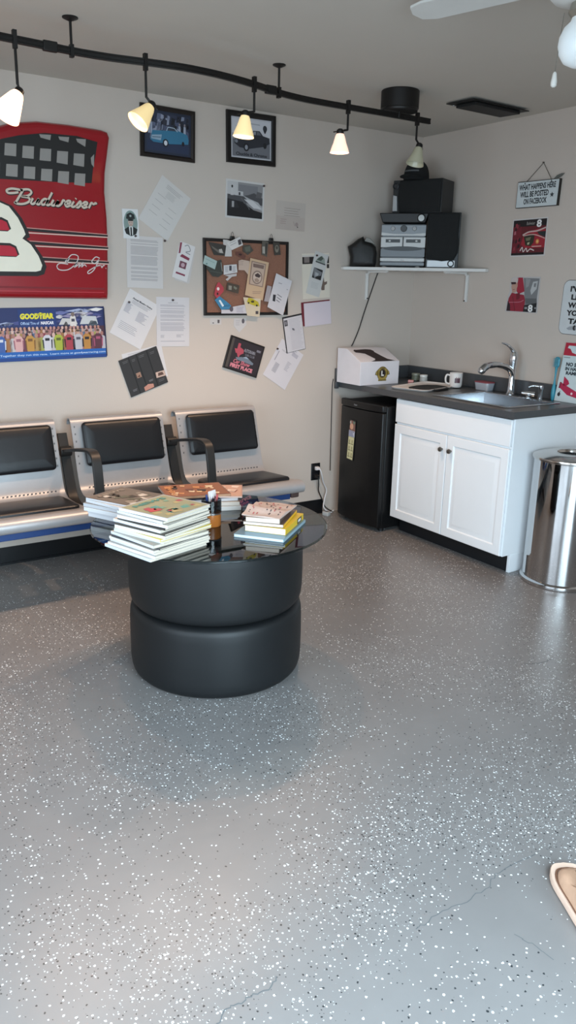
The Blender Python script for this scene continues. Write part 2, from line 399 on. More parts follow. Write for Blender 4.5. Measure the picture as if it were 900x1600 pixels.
for xa in (-3.21, -1.95):
    xa += 2.3; mb = MB()
    mb.box((xa, B(-.40), .19), (0.05, 0.06, 0.25), ARM)
    mb.prism([(B(-.10), 0.03), (B(-.12), 0.055), (B(-.38), 0.075), (B(-.42), 0.075), (B(-.64), 0.055), (B(-.66), 0.03)], -0.022, 0.022, ARM, Matrix(((0,0,1,xa),(1,0,0,0),(0,1,0,0),(0,0,0,1))))
    for yy in (-.13, -.63): mb.lathe([(0.02, 0), (0.02, 0.012), (0.008, 0.014), (0.008, 0.035)], ARM, T((xa, B(yy), 0)), seg=14)
    mb.build('leg', bench, bevel=0.003)

# ------------------------------------------------------------------ kitchenette
CABW = M('#eceff2', 0.35, var=0.02, scale=5); KNOB = M('#77726c', 0.3, 0.9)
cab = thing('base_cabinet', 'white two-door sink base cabinet under the dark countertop', 'cabinet', (-0.305, -1.06, 0))
def cb(x, y): return (x+0.305, y+1.06)
mb = MB(); x0, y0 = cb(-.60, -1.523); x1, y1 = cb(-.015, -.588)
mb.span(x0, x1, y0, y0+0.018, 0.105, 0.875, CABW)      # side panels
mb.span(x0+0.065, x1, y0, y0+0.018, 0, 0.105, CABW)
mb.span(x0, x1, y1-0.018, y1, 0.105, 0.875, CABW).span(x0+0.09, x1, y1-0.018, y1, 0, 0.105, CABW)
mb.span(x1-0.008, x1, y0+0.018, y1-0.018, 0.105, 0.875, CABW).span(x0, x1-0.008, y0+0.018, y1-0.018, 0.105, 0.12, CABW)
mb.span(x0, x0+0.018, y0+0.018, y1-0.018, 0.69, 0.73, CABW)
mb.build('body', cab, bevel=0.0015)
MB().span(x0+0.075, x0+0.087, y0+0.0185, y1, 0, 0.104, M('#14161a', 0.5)).build('toe_kick', cab)
MB().span(x0-0.018, x0-0.0005, y0+0.006, y1-0.004, 0.722, 0.868, CABW).build('drawer_front', cab, bevel=0.004)
def door(ya, yb, knob_y):
    w_, h_ = yb-ya, 0.60; cy = (ya+yb)/2; cz = 0.11+h_/2
    # local x -> -y, local y -> z, local z -> -x
    Tm = Matrix(((0,0,-1,x0-0.0005),(-1,0,0,cy),(0,1,0,cz),(0,0,0,1)))
    m_ = MB(); o1 = [(-w_/2,-h_/2),(w_/2,-h_/2),(w_/2,h_/2),(-w_/2,h_/2)]
    m_.pillow(o1, [(0, 0), (0, 0.016), (0.003, 0.019), (0.052, 0.019), (0.058, 0.012), (0.064, 0.012), (0.088, 0.0175), (0.09, 0.0175)], CABW, Tm)
    d = m_.build('door', cab)
    k = MB().lathe([(0.006, 0), (0.006, 0.010), (0.013, 0.014), (0.0145, 0.019), (0.012, 0.025), (0.004, 0.028)], KNOB, Matrix(((0,0,-1,x0-0.0195),(-1,0,0,knob_y),(0,1,0,0.625),(0,0,0,1))), seg=20)
    prop(k.build('knob', d), 'dark metal knob')
door(cb(0, -1.053+0.002)[1], y1-0.004, cb(0, -1.02)[1])
door(y0+0.006, cb(0, -1.053-0.002)[1], cb(0, -1.092)[1])

def laminate():
    mt = M('#45474a', 0.32, var=0.25, scale=260, spec=0.5, name='speckled_laminate'); return mt
LAM = laminate()
ct = thing('countertop', 'dark grey speckled laminate worktop with upstand along the walls', 'countertop', (-0.32, -0.775, 0.876))
def cc(x, y): return (x+0.32, y+0.775)
# slab with a cut-out for the sink
sx0, sx1, sy0, sy1 = -0.555, -0.135, -1.400, -0.860
mb = MB(); e = 0.0
for (a, b, c_, d) in ((-.637, -.002, sy1, -.002), (-.637, -.002, -1.543, sy0), (-.637, sx0, sy0, sy1), (sx1, -.002, sy0, sy1)):
    p, q = cc(a, c_); r_, s_ = cc(b, d); mb.span(p, r_, q, s_, 0, 0.038, LAM)
mb.build('worktop', ct)
mb = MB(); p, q = cc(-.022, -1.543); r_, s_ = cc(-.002, -.002); mb.span(p, r_, q, s_, 0.038, 0.125, LAM)
p, q = cc(-.665, -.022); r_, s_ = cc(-.0221, -.002); mb.span(p, r_, q, s_, 0.038, 0.125, LAM); p, q = cc(-.665, -.022); r_, s_ = cc(-.6375, -.002); mb.span(p, r_, q, s_, -0.01, 0.038, LAM)
mb.build('upstand', ct, bevel=0.003)

SS = M('#b9bcc0', 0.22, 1.0, var=0.05, scale=40); CHROME = M('#d5d8dc', 0.06, 1.0, var=0.02)
ZC = 0.914
sk = thing('sink', 'stainless steel drop-in sink sunk in the worktop', 'sink', (-0.335, -1.13, ZC))
mb = MB(); cxs, cys = -0.335+0.0, -1.13
o1 = rrect(0.46, 0.60, 0.03); 
mb.pillow(o1, [(0.001, 0.0006), (0, 0.002), (0.003, 0.004), (0.026, 0.004), (0.030, 0.0), (0.032, -0.02)], SS)
mb.f = mb.f[:-1]; mb.m = mb.m[:-1]; mb.f = [f for f in mb.f if len(f) == 4]; mb.m = [0]*len(mb.f)
mb.build('rim', sk)
mb = MB(); mb.pillow(o1, [(0.032, -0.001), (0.034, -0.10), (0.045, -0.14), (0.07, -0.155), (0.12, -0.158)], SS)
mb.f = [f for f in mb.f if len(f) == 4] + [mb.f[-1]]; mb.m = [0]*len(mb.f)
mb.lathe([(0.001, -0.1575), (0.04, -0.1575), (0.045, -0.155)], M('#6c6e70', 0.3, 1.0), seg=24, cap=False)
mb.build('basin', sk)
fa = thing('faucet', 'tall chrome pull-out kitchen faucet with curved lever behind the sink', 'faucet', (-0.078, -1.02, ZC))
mb = MB(); mb.lathe([(0.030, 0), (0.030, 0.006), (0.024, 0.012), (0.021, 0.02), (0.019, 0.10), (0.020, 0.165), (0.024, 0.19), (0.026, 0.215), (0.025, 0.24), (0.018, 0.258), (0.004, 0.264)], CHROME, seg=28); mb.build('body', fa)
mb = MB(); mb.tube(catmull([(0.0, 0, 0.115), (-0.03, 0, 0.155), (-0.08, 0.005, 0.175), (-0.14, 0.01, 0.185), (-0.185, 0.012, 0.183)], 4), [0.018]*8+[0.017]*5+[0.019]*4, CHROME, seg=18); mb.build('spout_arm', fa)
mb = MB(); mb.tube(catmull([(-0.180, 0.012, 0.184), (-0.215, 0.014, 0.178), (-0.245, 0.015, 0.160), (-0.262, 0.016, 0.140)], 4), [0.019]*4+[0.022]*5+[0.023, 0.022, 0.020, 0.016], CHROME, seg=18)
mb.build('spray_head', fa)
mb = MB(); mb.tube(catmull([(0.0, 0, 0.25), (-0.02, 0.006, 0.275), (-0.055, 0.014, 0.300), (-0.095, 0.022, 0.311)], 4), [0.016, 0.015, 0.014, 0.012, 0.011, 0.010, 0.009, 0.009, 0.008, 0.007, 0.006, 0.005, 0.003], CHROME, seg=14); mb.build('lever', fa)
sd = thing('soap_dispenser', 'small brushed steel soap pump right of the faucet', 'soap dispenser', (-0.13, -1.285, ZC))
mb = MB(); mb.lathe([(0.018, 0), (0.018, 0.005), (0.013, 0.010), (0.012, 0.06), (0.015, 0.066), (0.014, 0.085), (0.004, 0.088)], SS, seg=20); mb.build('body', sd)
MB().tube(catmull([(0, 0, 0.078), (-0.03, 0.025, 0.084), (-0.055, 0.045, 0.076)], 4), [0.008]*3+[0.007]*3+[0.005]*3, SS, seg=12).build('nozzle', sd)
st = thing('sink_sprayer', 'short chrome side sprayer lying between faucet and soap pump', 'sprayer', (-0.15, -1.215, ZC))
MB().lathe([(0.022, 0.0), (0.022, 0.006), (0.012, 0.012), (0.010, 0.02)], CHROME, seg=20).build('base', st)
MB().tube([(0.02, -0.03, 0.030), (0.0, 0.0, 0.034), (-0.025, 0.03, 0.036)], [0.015, 0.012, 0.008], CHROME, seg=14).build('handle', st)
tr = thing('serving_tray', 'white tray with rounded corners lying left of the sink', 'tray', (-0.325, -0.535, ZC), (0, 0, R(-73)))
mb = MB(); mb.pillow(rrect(0.275, 0.46, 0.045), [(0.02, 0), (0.012, 0.001), (0, 0.012), (0.003, 0.014), (0.014, 0.005), (0.03, 0.004)], M('#d9d3cf', 0.4))
mb.build('tray_body', tr)
mb = MB(); bl = [(-.11,-.10),(-.07,-.165),(.03,-.16),(.10,-.10),(.105,.03),(.06,.10),(-.03,.13),(-.10,.07),(-.115,-.01)]
mb.pillow(bl, [(0.004, 0), (0, 0.002), (0, 0.006), (0.01, 0.009), (0.03, 0.007)], M('#16171a', 0.8, bump=0.4, scale=60))
cl = mb.build('dish_cloth'); cl.location = (-0.335, -0.60, ZC+0.0045); cl.rotation_euler = (0, 0, R(-72)); prop(cl, 'black folded cloth lying on the white tray', 'cloth')
mg = thing('coffee_mug', 'white mug with a dark red print beside the sink', 'mug', (-0.155, -0.628, ZC+0.006), (0, 0, R(150)))
mb = MB(); mb.lathe([(0.001, 0), (0.034, 0), (0.038, 0.006), (0.041, 0.02), (0.042, 0.09), (0.0405, 0.092), (0.0385, 0.09), (0.037, 0.012), (0.001, 0.010)], M('#e2dedb', 0.2), seg=36, cap=False); mb.build('cup', mg)
MB().tube(catmull([(0.04, 0, 0.075), (0.06, 0, 0.078), (0.068, 0, 0.055), (0.062, 0, 0.028), (0.041, 0, 0.02)], 4), 0.006, M('#e2dedb', 0.2), seg=10).build('handle', mg)
mb = MB()
for k in range(6):
    a0, a1 = R(65+k*8), R(65+k*8+8)
    mb.add([(0.0424*math.cos(a0), 0.0424*math.sin(a0), 0.03), (0.0424*math.cos(a1), 0.0424*math.sin(a1), 0.03), (0.0424*math.cos(a1), 0.0424*math.sin(a1), 0.062+0.008*(k % 2)), (0.0424*math.cos(a0), 0.0424*math.sin(a0), 0.058)], [(0,1,2,3)], M('#6d2f35', 0.4) if k % 2 else M('#4a4a55', 0.4))
prop(mb.build('printed_badge', mg), 'dark red and grey print')
def jar(loc, label, glass, lid, h, r_):
    j = thing('small_jar', label, 'jar', loc)
    MB().lathe([(r_*0.8, 0), (r_, 0.004), (r_, h*0.62), (r_*0.85, h*0.7)], glass, seg=24).build('jar_body', j)
    MB().lathe([(r_*0.9, h*0.7), (r_*0.98, h*0.72), (r_*0.98, h*0.98), (r_*0.9, h)], lid, seg=24).build('lid', j)
jar((-0.10, -0.19, ZC), 'small greenish glass jar in the corner of the worktop', M('#6f7465', 0.2), M('#8a8c7c', 0.35), 0.05, 0.03)
jar((-0.13, -0.30, ZC), 'small white pot with dark foot, right of the greenish jar', M('#b8b8b4', 0.3), M('#dcdcd8', 0.4), 0.052, 0.027)
pk = MB().span(-0.018, 0.018, -0.012, 0.012, 0, 0.026, M('#c98c88', 0.5)).span(-0.019, 0.019, -0.0125, 0.0125, 0.008, 0.013, M('#5b3532', 0.5)).build('sugar_packet_box', bevel=0.002); pk.location = (-0.275, -0.335, ZC); pk.rotation_euler = (0, 0, R(-50)); prop(pk, 'tiny pink box on the worktop next to the donation box', 'box')
ft = thing('food_container', 'clear plastic food tub with a pink lid at the back of the sink', 'container', (-0.062, -0.79, ZC))
CP = glass_mat('clear_plastic', '#c9ccd4', rough=0.15, ior=1.4)
MB().pillow(rrect(0.075, 0.12, 0.02), [(0.012, 0), (0.008, 0.002), (0, 0.045), (0.001, 0.048)], M('#a4a8b0', .22, spec=.6)).build('tub', ft)
MB().pillow(rrect(0.080, 0.125, 0.022), [(0.001, 0.0485), (0, 0.051), (0.002, 0.054), (0.012, 0.055), (0.02, 0.053)], M('#8f3f4c', 0.4)).build('lid', ft)
# dish brush leaning on the wall
br = thing('dish_brush', 'teal plastic dish brush leaning upright by the sign', 'brush', (-0.052, -1.312, ZC+0.001), (R(-1), R(3.0), 0))
TEAL = M('#2f8a9e', 0.35)
MB().tube(catmull([(0, 0, 0), (0, 0, 0.05), (0, 0, 0.10), (0, 0, 0.16), (0, 0, 0.19)], 3), [0.008, 0.011, 0.013, 0.013, 0.012, 0.010, 0.007, 0.005, 0.005, 0.006, 0.007, 0.008, 0.009], TEAL, seg=14).build('handle', br)
mb = MB(); mb.pillow(rrect(0.034, 0.062, 0.016), [(0.003, -0.006), (0, -0.003), (0, 0.004), (0.004, 0.007)], TEAL, Matrix(((0,0,1,0),(1,0,0,0),(0,1,0,0.218),(0,0,0,1))))
mb.build('head', br)
mb = MB()
for a in range(5):
    for b in range(8): mb.tube([(-0.004, -0.010+a*0.005, 0.196+b*0.006), (-0.022, -0.012+a*0.006, 0.194+b*0.0066)], 0.0014, M('#7fb4c0', 0.6), seg=5)
mb.build('bristles', br)

# donation box
db = thing('donation_box', 'white sloped charity box with a round gold and black emblem', 'box', (-0.506, -0.16, ZC))
mb = MB(); WB = M('#dedbe0', 0.5)
w2, hF, hB, yF, yB = 0.163, 0.150, 0.225, -0.125, 0.125
prof_ = [(yF, 0), (yF, hF), (yB-0.10, hB), (yB, hB), (yB, 0)]
mb.prism([(a, b) for a, b in prof_], -w2, w2, WB, Matrix(((0,0,1,0),(1,0,0,0),(0,1,0,0),(0,0,0,1))))
mb.build('carton', db, bevel=0.002)
a = Art(0.0005); cut = [(-.145,.145),(-.10,.140),(-.085,.165),(-.02,.10),(.0,.02),(-.03,.01),(.125,.0),(.075,.015),(.045,.03),(-.03,.11),(.0,.16),(-.04,.175),(-.09,.17),(-.13,.172)]
sl = math.atan2(hB-hF, (yB-0.10)-yF); Tsl = Matrix.Translation((0, yF, hF)) @ Matrix.Rotation(sl, 4, 'X')
a2 = Art(0.0006); a2.poly([(-.13,.140),(-.115,.153),(-.10,.15),(-.02,.155),(.02,.148),(.035,.13),(.03,.118),(.055,.07),(.08,.03),(.13,.004),(.01,.002),(-.075,.004),(-.03,.02),(-.02,.035),(-.06,.10),(-.095,.112),(-.125,.118)], '#2a1c1c', 1)
o_ = a2.build('slot_tape', db, smooth=False); o_.matrix_local = Tsl; prop(o_, 'dark brown torn paper over the slot')
a = Art(0.0006)
GOLD = '#a08a45'; DK = '#231c20'
a.poly(ellipse(0, 0, .046, .046, 28), DK, 1); a.poly(ellipse(0, 0, .044, .044, 28), GOLD, 2)
for sgn in (-1, 1):
    a.poly([(sgn*.036, .030), (sgn*.056, .012), (sgn*.062, -.006), (sgn*.050, -.010), (sgn*.040, -.012)], DK, 1); a.poly([(sgn*.036, .027), (sgn*.053, .012), (sgn*.058, -.004), (sgn*.048, -.007), (sgn*.038, -.010)], GOLD, 2)
a.poly(ellipse(0, .002, .029, .029, 24), DK, 3); a.poly(ellipse(0, .002, .026, .026, 24), '#8d7a3d', 4); a.poly(ellipse(0, .002, .024, .024, 24), DK, 5)
a.text('L', 0, -.013, .031, '#e8e4dc', 6, bold=0.06, align='C')
a.text('LIONS', 0, .031, .009, DK, 3, w=.040, bold=0.03, align='C'); a.rect(-.034, .034, -.048, -.036, GOLD, 3); a.text('INTERNATIONAL', 0, -.046, .007, DK, 4, w=.06, bold=0.02, align='C')
o_ = a.build('emblem', db, smooth=False); o_.matrix_local = Matrix.Translation((0.022, yF, 0.072)) @ Matrix.Rotation(R(90), 4, 'X')

# fridge
FRB = M('#0a0b0d', 0.42, var=0.06, scale=120, bump=0.12, spec=0.4)
fr = thing('mini_fridge', 'black compact refrigerator standing under the left end of the worktop', 'refrigerator', (-0.42, -0.345, 0))
def fx(x): return x+0.42
MB().span(fx(-.665), fx(-.16), -.22, .20, 0.02, 0.815, FRB).build('cabinet', fr, bevel=0.006)
mb = MB(); dpts = []
for k in range(9):
    t = k/8; yy = -.225+t*.43; dpts.append((fx(-.700)-0.022*math.sin(PI*t)**0.6, yy))
dpts = [(fx(-.668), -.225)] + dpts + [(fx(-.668), .205)]
mb.prism(dpts, 0.03, 0.775, FRB); mb.build('door', fr, bevel=0.006)
mb = MB(); dp2 = [(p[0]-(0.003 if 0 < i < len(dpts)-1 else 0), p[1]) for i, p in enumerate(dpts)]
mb.prism(dp2, 0.779, 0.822, FRB); mb.build('door_handle_trim', fr, bevel=0.006)
a = Art(0); a.text('Haier', 0, 0, .011, '#8c8f94', 1, align='C', bold=.02); o_ = a.build('badge', fr, smooth=False)
o_.matrix_local = Matrix.Translation((fx(-.7262), .02, .795)) @ Matrix.Rotation(R(-90), 4, 'Z') @ Matrix.Rotation(R(90), 4, 'X'); prop(o_, 'small silver badge')
for sx_ in (fx(-.64), fx(-.2)):
    for sy_ in (-.19, .17): MB().lathe([(0.018, 0), (0.018, 0.0195)], M('#101010', 0.6), T((sx_, sy_, 0)), seg=12).build('foot', fr)
mgn = Art(0.0); mgn.pillow(rrect(.07, .27, .006), [(0, 0), (0, .0012)], M('#17181a', 0.5)); mgn.z0 = .0013
mgn.poly([(-.033,-.128),(.027,-.130),(.030,.02),(-.030,.02)], '#c9c49a', 1)
for i in range(3):
    for j in range(2): mgn.rect(-.026+j*.028, -.004+j*.028, -.115+i*.043, -.108+i*.043, '#7d7a5c', 2); mgn.rect(-.022+j*.028, -.010+j*.028, -.105+i*.043, -.085+i*.043, '#9b956f', 2)
mgn.rect(-.030, .031, .022, .062, '#b9bccb', 1); mgn.lines(-.027, .028, .058, 4, .009, '#3b4270', 2, .004, .3)
mgn.poly([(-.028,.062),(.033,.062),(.03,.125),(-.02,.13)], '#7b5a52', 1); mgn.poly(ellipse(-.005, .09, .018, .02), '#c99a80', 2); mgn.poly(ellipse(.018, .118, .009, .009), '#5c7a68', 2); mgn.poly(ellipse(-.018,.115,.008,.010), '#a9a29b', 2)
mg_ = mgn.build('fridge_magnet', smooth=False); on_right(mg_, -.293, .565, -3, x=-.7245); prop(mg_, 'long narrow calendar magnet stuck on the black fridge door', 'magnet')

# ------------------------------------------------------------------ trash can
MIR = M('#c9c8c8', 0.05, 1.0, var=0.015, scale=3)
tc = thing('trash_can', 'round polished steel trash can with a hole in the lid', 'trash can', (-.375, -1.735, 0))
MB().lathe([(.19, 0), (.206, 0.0), (.208, .006), (.206, .022), (.197, .028), (.193, .030)], MIR, seg=72, cap=False).build('base_ring', tc)
MB().lathe([(.193, .030), (.193, .675)], MIR, seg=96, cap=False).build('body', tc)
MB().lathe([(.193, .675), (.201, .677), (.203, .684), (.201, .692), (.19, .697), (.14, .708), (.085, .714), (.080, .712), (.076, .700), (.074, .690)], M('#c4c0bc', 0.16, 1.0, var=0.03), seg=96, cap=False).build('lid', tc)
MB().lathe([(.0741, .699), (.0735, .60), (.001, .60)], M('#17181a', 0.7), seg=48, cap=False).build('liner', tc)

# ------------------------------------------------------------------ outlet and cords
ol = thing('wall_outlet', 'black double wall outlet low on the back wall', 'outlet')
a = Art(0.0); a.pillow(rrect(.073, .118, .004), [(0, 0), (0, .004), (.003, .006)], M('#121214', 0.35)); a.z0 = .006
for yy in (-.028, .028):
    a.poly(rrect(.034, .03, .008, 3, 0, yy), '#26262a', 1); a.rect(-.009, -.006, yy-.006, yy+.007, '#000000', 2); a.rect(.006, .009, yy-.006, yy+.007, '#000000', 2)
a.build('cover_plate', ol, smooth=False); on_back(ol, -.797, .302)
def cord(name, pts, rad, colr, label, cat='cord', plug=None):
    t = thing(name, label, cat, pts[0]); q = [(p[0]-pts[0][0], p[1]-pts[0][1], p[2]-pts[0][2]) for p in pts]
    MB().tube(catmull(q, 6), rad, M(colr, 0.45), seg=8).build('cable', t)
    if plug:
        m_ = MB(); m_.pillow(rrect(.03, .026, .006), [(.001, 0), (0, .004), (.002, .022), (.008, .034)], M(colr, 0.4), Matrix.Rotation(R(90), 4, 'X')); m_.build('plug', t)
    return t
cord('power_cord', [(-.795, -.010, .328), (-.79, -.045, .325), (-.775, -.05, .28), (-.755, -.04, .23), (-.722, -.035, .17), (-.735, -.035, .11), (-.75, -.05, .05), (-.70, -.06, .012), (-.665, -.05, .02)], .0045, '#d8d6d8', 'white cord plugged into the upper socket and dropping beside the fridge', plug=True)
cord('power_cord', [(-.800, -.010, .274), (-.80, -.04, .268), (-.797, -.045, .22), (-.785, -.03, .17), (-.755, -.03, .11), (-.73, -.04, .05), (-.68, -.06, .012)], .004, '#141416', 'black cord plugged into the lower socket', plug=True)
pa = thing('power_adapter', 'small white power adapter on the floor by the baseboard', 'adapter', (-.745, -.075, 0), (0, 0, R(20)))
MB().pillow(rrect(.035, .05, .006), [(.002, 0), (0, .003), (0, .025), (.003, .028)], M('#b8b8b6', 0.4)).build('adapter_body', pa); MB().box((0, 0, .0285), (.02, .03, .001), M('#55555a', .5)).build('rating_label', pa)
cord('hanging_cord', [(-.335, -.012, 1.628), (-.345, -.006, 1.60), (-.407, -.006, 1.442), (-.44, -.008, 1.36), (-.478, -.008, 1.253), (-.518, -.008, 1.17), (-.535, -.010, 1.145)], .0035, '#1a1716', 'thin dark cord hanging from the corner shelf down the wall')
cord('thin_cord', [(-.676, -.006, .93), (-.685, -.010, .86), (-.682, -.010, .6), (-.684, -.02, .3)], .0028, '#141416', 'thin black cord running down the wall left of the fridge')

# ------------------------------------------------------------------ corner shelf and stereo
SW = M('#cfccc8', 0.5)
sh = thing('corner_shelf', 'white triangular corner shelf on two brackets', 'shelf', (-.3, -.3, 1.655))
def so(x, y): return (x+.3, y+.3)
mb = MB(); mb.prism([so(-.002, -.002), so(-.645, -.002), so(-.645, -.03), so(-.03, -.685), so(-.002, -.685)], -.020, 0, SW)
mb.build('board', sh, bevel=0.003)
def bracket(T_):
    m_ = MB(); m_.tube(catmull([(0, -.008, -.205), (0, -.008, -.06), (0, -.012, -.040), (0, -.03, -.028), (0, -.06, -.026), (0, -.20, -.026)], 4), .0085, SW, T_, seg=8)
    m_.box((0, -.004, -.12), (.024, .007, .17), SW, T_); m_.box((0, -.11, -.0235), (.024, .19, .006), SW, T_)
    m_.tube([(0, -.012, -.198), (0, -.020, -.198)], .005, M('#3a3836', .4, .5), T_, seg=8); m_.tube([(0, -.008, -.07), (0, -.014, -.07)], .005, M('#3a3836', .4, .5), T_, seg=8)
    m_.build('bracket', sh)
bracket(T((so(-.425, 0)[0], so(0, -.001)[1], 0))); bracket(T((so(-.001, 0)[0], so(0, -.51)[1], 0), (0, 0, R(-90))))
D45 = R(-45)
ZS = 1.6552
sv = M('#868483', .4, .3); sv2 = M('#a2a19f', .4, .3); dkp = M('#26282b', .4); gmp = M('#6a6d70', .4, .3)
ste = thing('stereo_system', 'silver mini stereo tower with twin cassette decks on the corner shelf', 'stereo', (-.335, -.245, ZS), (0, 0, D45))
W_, H_ = .285, .272
mb = MB(); mb.span(-W_/2+.006, W_/2-.006, -.0, .16, .008, H_-.005, gmp); mb.build('casing', ste, bevel=0.004)
def panel(z0, z1, mat, dep=.012, x0=-W_/2, x1=W_/2, name='panel', bev=.003):
    return MB().span(x0, x1, -dep, -.0003, z0, z1, mat).build(name, ste, bevel=bev)
panel(.012, .034, gmp, .010, name='lower_panel'); panel(.037, .060, sv2, .016, name='volume_strip')
panel(.064, .118, M('#5e6164', .4, .4), .012, name='display_panel')
for s_ in (-1, 1):
    d_ = panel(.122, .188, sv2, .016, x0=min(s_*.002, s_*.1425), x1=max(s_*.002, s_*.1425), name='cassette_door')
    m_ = MB(); m_.box((s_*.065, -.0165, .163), (.092, .002, .020), dkp); m_.box((s_*.085, -.0175, .163), (.014, .002, .010), sv2); m_.build('tape_window', d_, bevel=.001)
m_ = MB(); m_.prism(ellipse(0, .1165, .125, .014, 24), .0122, .0175, dkp, Matrix.Rotation(R(90), 4, 'X')); m_.build('handle_arc', ste)
panel(.195, .262, M('#737679', .4, .4), .012, name='top_control_panel')
m_ = MB(); m_.prism([(-.14, .195), (.14, .195), (.14, .212), (.06, .205), (-.06, .205), (-.14, .214)], .0125, .017, sv2, Matrix.Rotation(R(90), 4, 'X')); m_.build('control_trim', ste)
for xx, rr_ in ((0, .020), (-.068, .013), (.068, .013)):
    MB().lathe([(rr_, 0), (rr_, .008), (rr_*.9, .010), (.001, .010)], dkp if xx == 0 else sv, Matrix.Translation((xx, -.012, .238)) @ Matrix.Rotation(R(90), 4, 'X'), seg=24, cap=False).build('knob', ste)
for xx in (-.115, .10):
    for yy in (-.005, .14): MB().lathe([(.014, 0), (.016, .004), (.014, .009)], sv2, T((xx, yy, 0)), seg=14).build('foot', ste)
a = Art(0); a.text('AIWA', 0, .044, .006, '#3a3c40', 1, align='C'); o_ = a.build('logo', ste, smooth=False); o_.matrix_local = Matrix.Translation((0, -.0162, 0)) @ Matrix.Rotation(R(90), 4, 'X')

def speaker(label, loc, rot, w_, h_, d_, lying=False):
    s_ = thing('loudspeaker', label, 'speaker', loc, rot)
    MB().span(-w_/2, w_/2, 0, d_, 0, h_, M('#222426', .5)).build('enclosure', s_, bevel=.003)
    if not lying:
        out = [(-w_/2+.004, .055), (-w_/2+.004, h_-.004), (w_/2-.006, h_-.004), (w_/2-.010, h_*.62), (w_/2-.002, h_*.45), (w_/2-.006, h_*.28), (w_/2-.03, .050), (0, .042)]
        plate = [(-w_/2+.01, .006), (w_/2-.02, .006), (w_/2-.02, .048), (-w_/2+.01, .048)]; port = (w_/2-.045, .028)
    else:
        out = [(-w_/2+.055, .004), (w_/2-.004, .004), (w_/2-.004, h_-.004), (-w_/2+.05, h_-.004), (-w_/2+.040, h_*.55)]
        plate = [(-w_/2+.004, .015), (-w_/2+.036, .015), (-w_/2+.030, .105), (-w_/2+.004, .112)]; port = (-w_/2+.020, h_-.035)
    RX = Matrix.Rotation(R(90), 4, 'X')
    MB().pillow(out, [(0, .0005), (0, .010), (.004, .014), (.012, .0155)], M('#0b0d0e', .85, bump=.3, scale=300), RX).build('grille', s_)
    MB().pillow(plate, [(0, .0005), (0, .005), (.002, .007)], M('#b4b6b8', .4, .3), RX).build('badge_plate', s_)
    MB().lathe([(.020, .0005), (.021, .009), (.017, .011), (.012, .004), (.001, .003)], dkp, Matrix.Translation((port[0], 0, port[1])) @ RX, seg=24, cap=False).build('bass_port', s_)
    return s_
speaker('upright black loudspeaker standing right of the silver stereo', (-.172, -.438, ZS), (0, 0, D45), .205, .335, .14)
clk = thing('clock_radio', 'low black clock radio with one round white dial lying on the stereo', 'radio', (-.335, -.255, ZS+.2725), (0, 0, D45))
MB().prism([(-.143, .0), (.125, .0), (.147, .058), (-.165, .058)], -.02, .14, M('#141416', .5), Matrix.Rotation(R(90), 4, 'X') @ Matrix.Translation((0, 0, -.12))).build('radio_body', clk, bevel=.005)
MB().lathe([(.026, .0), (.026, .004), (.021, .006), (.020, .004), (.001, .004)], M('#0f0f10', .4), Matrix.Translation((.10, -.0205, .028)) @ Matrix.Rotation(R(90), 4, 'X'), seg=28, cap=False).build('dial_ring', clk)
MB().lathe([(.019, .004), (.019, .0065), (.001, .0075)], M('#b9bbb9', .4), Matrix.Translation((.10, -.0205, .028)) @ Matrix.Rotation(R(90), 4, 'X'), seg=28, cap=False).build('dial', clk)
speaker('black loudspeaker lying on its side on top of the stereo pile', (-.283, -.292, ZS+.332), (0, 0, R(-66)), .335, .20, .19, True)
# cap on top
CAPM = M('#0b0c0e', .9, bump=.3, scale=200)
cp = thing('baseball_cap', 'black baseball cap resting on the sideways loudspeaker', 'cap', (-.262, -.245, ZS+.5325), (0, 0, R(-68)))
mb = MB(); rings = []
for k in range(8):
    ph = k/7*PI/2*0.98; rr_ = math.cos(ph)**0.75; zz = .105*math.sin(ph)+.012*(1 if k else 0)
    rings.append([(.078*rr_*math.cos(2*PI*i/28), .092*rr_*math.sin(2*PI*i/28)+.01, zz+.0) for i in range(28)])
mb.rings(rings, CAPM); mb.build('crown', cp)
mb = MB(); brim = [(.074*math.cos(a_), -.055-.075*math.sin(a_)) for a_ in [PI*k/14 for k in range(15)]] + [(-.074, -.02), (.074, -.02)]
n_ = len(brim); vs = [(x, y, .018-.3*abs(x)**1.4*1.0+.0) for x, y in brim] + [(x, y, .022-.3*abs(x)**1.4) for x, y in brim]
mb.add(vs, [tuple(range(n_)), tuple(range(2*n_-1, n_-1, -1))]+[(i, n_+i, n_+(i+1) % n_, (i+1) % n_) for i in range(n_)], CAPM); mb.build('brim', cp)
mb = MB()
for k in range(10):
    a0 = R(-130+k*8); a1 = R(-130+k*8+8)
    mb.add([(.0785*math.cos(a0), .0925*math.sin(a0)+.009, .043), (.0785*math.cos(a1), .0925*math.sin(a1)+.009, .043), (.076*math.cos(a1), .090*math.sin(a1)+.009, .052), (.076*math.cos(a0), .090*math.sin(a0)+.009, .052)], [(0,1,2,3)], M('#56585a', .7))
prop(mb.build('embroidery', cp), 'faint grey stitched band')
MB().lathe([(.007, .113), (.005, .119), (.001, .121)], CAPM, T((0, .01, 0)), seg=12, cap=False).build('top_button', cp)
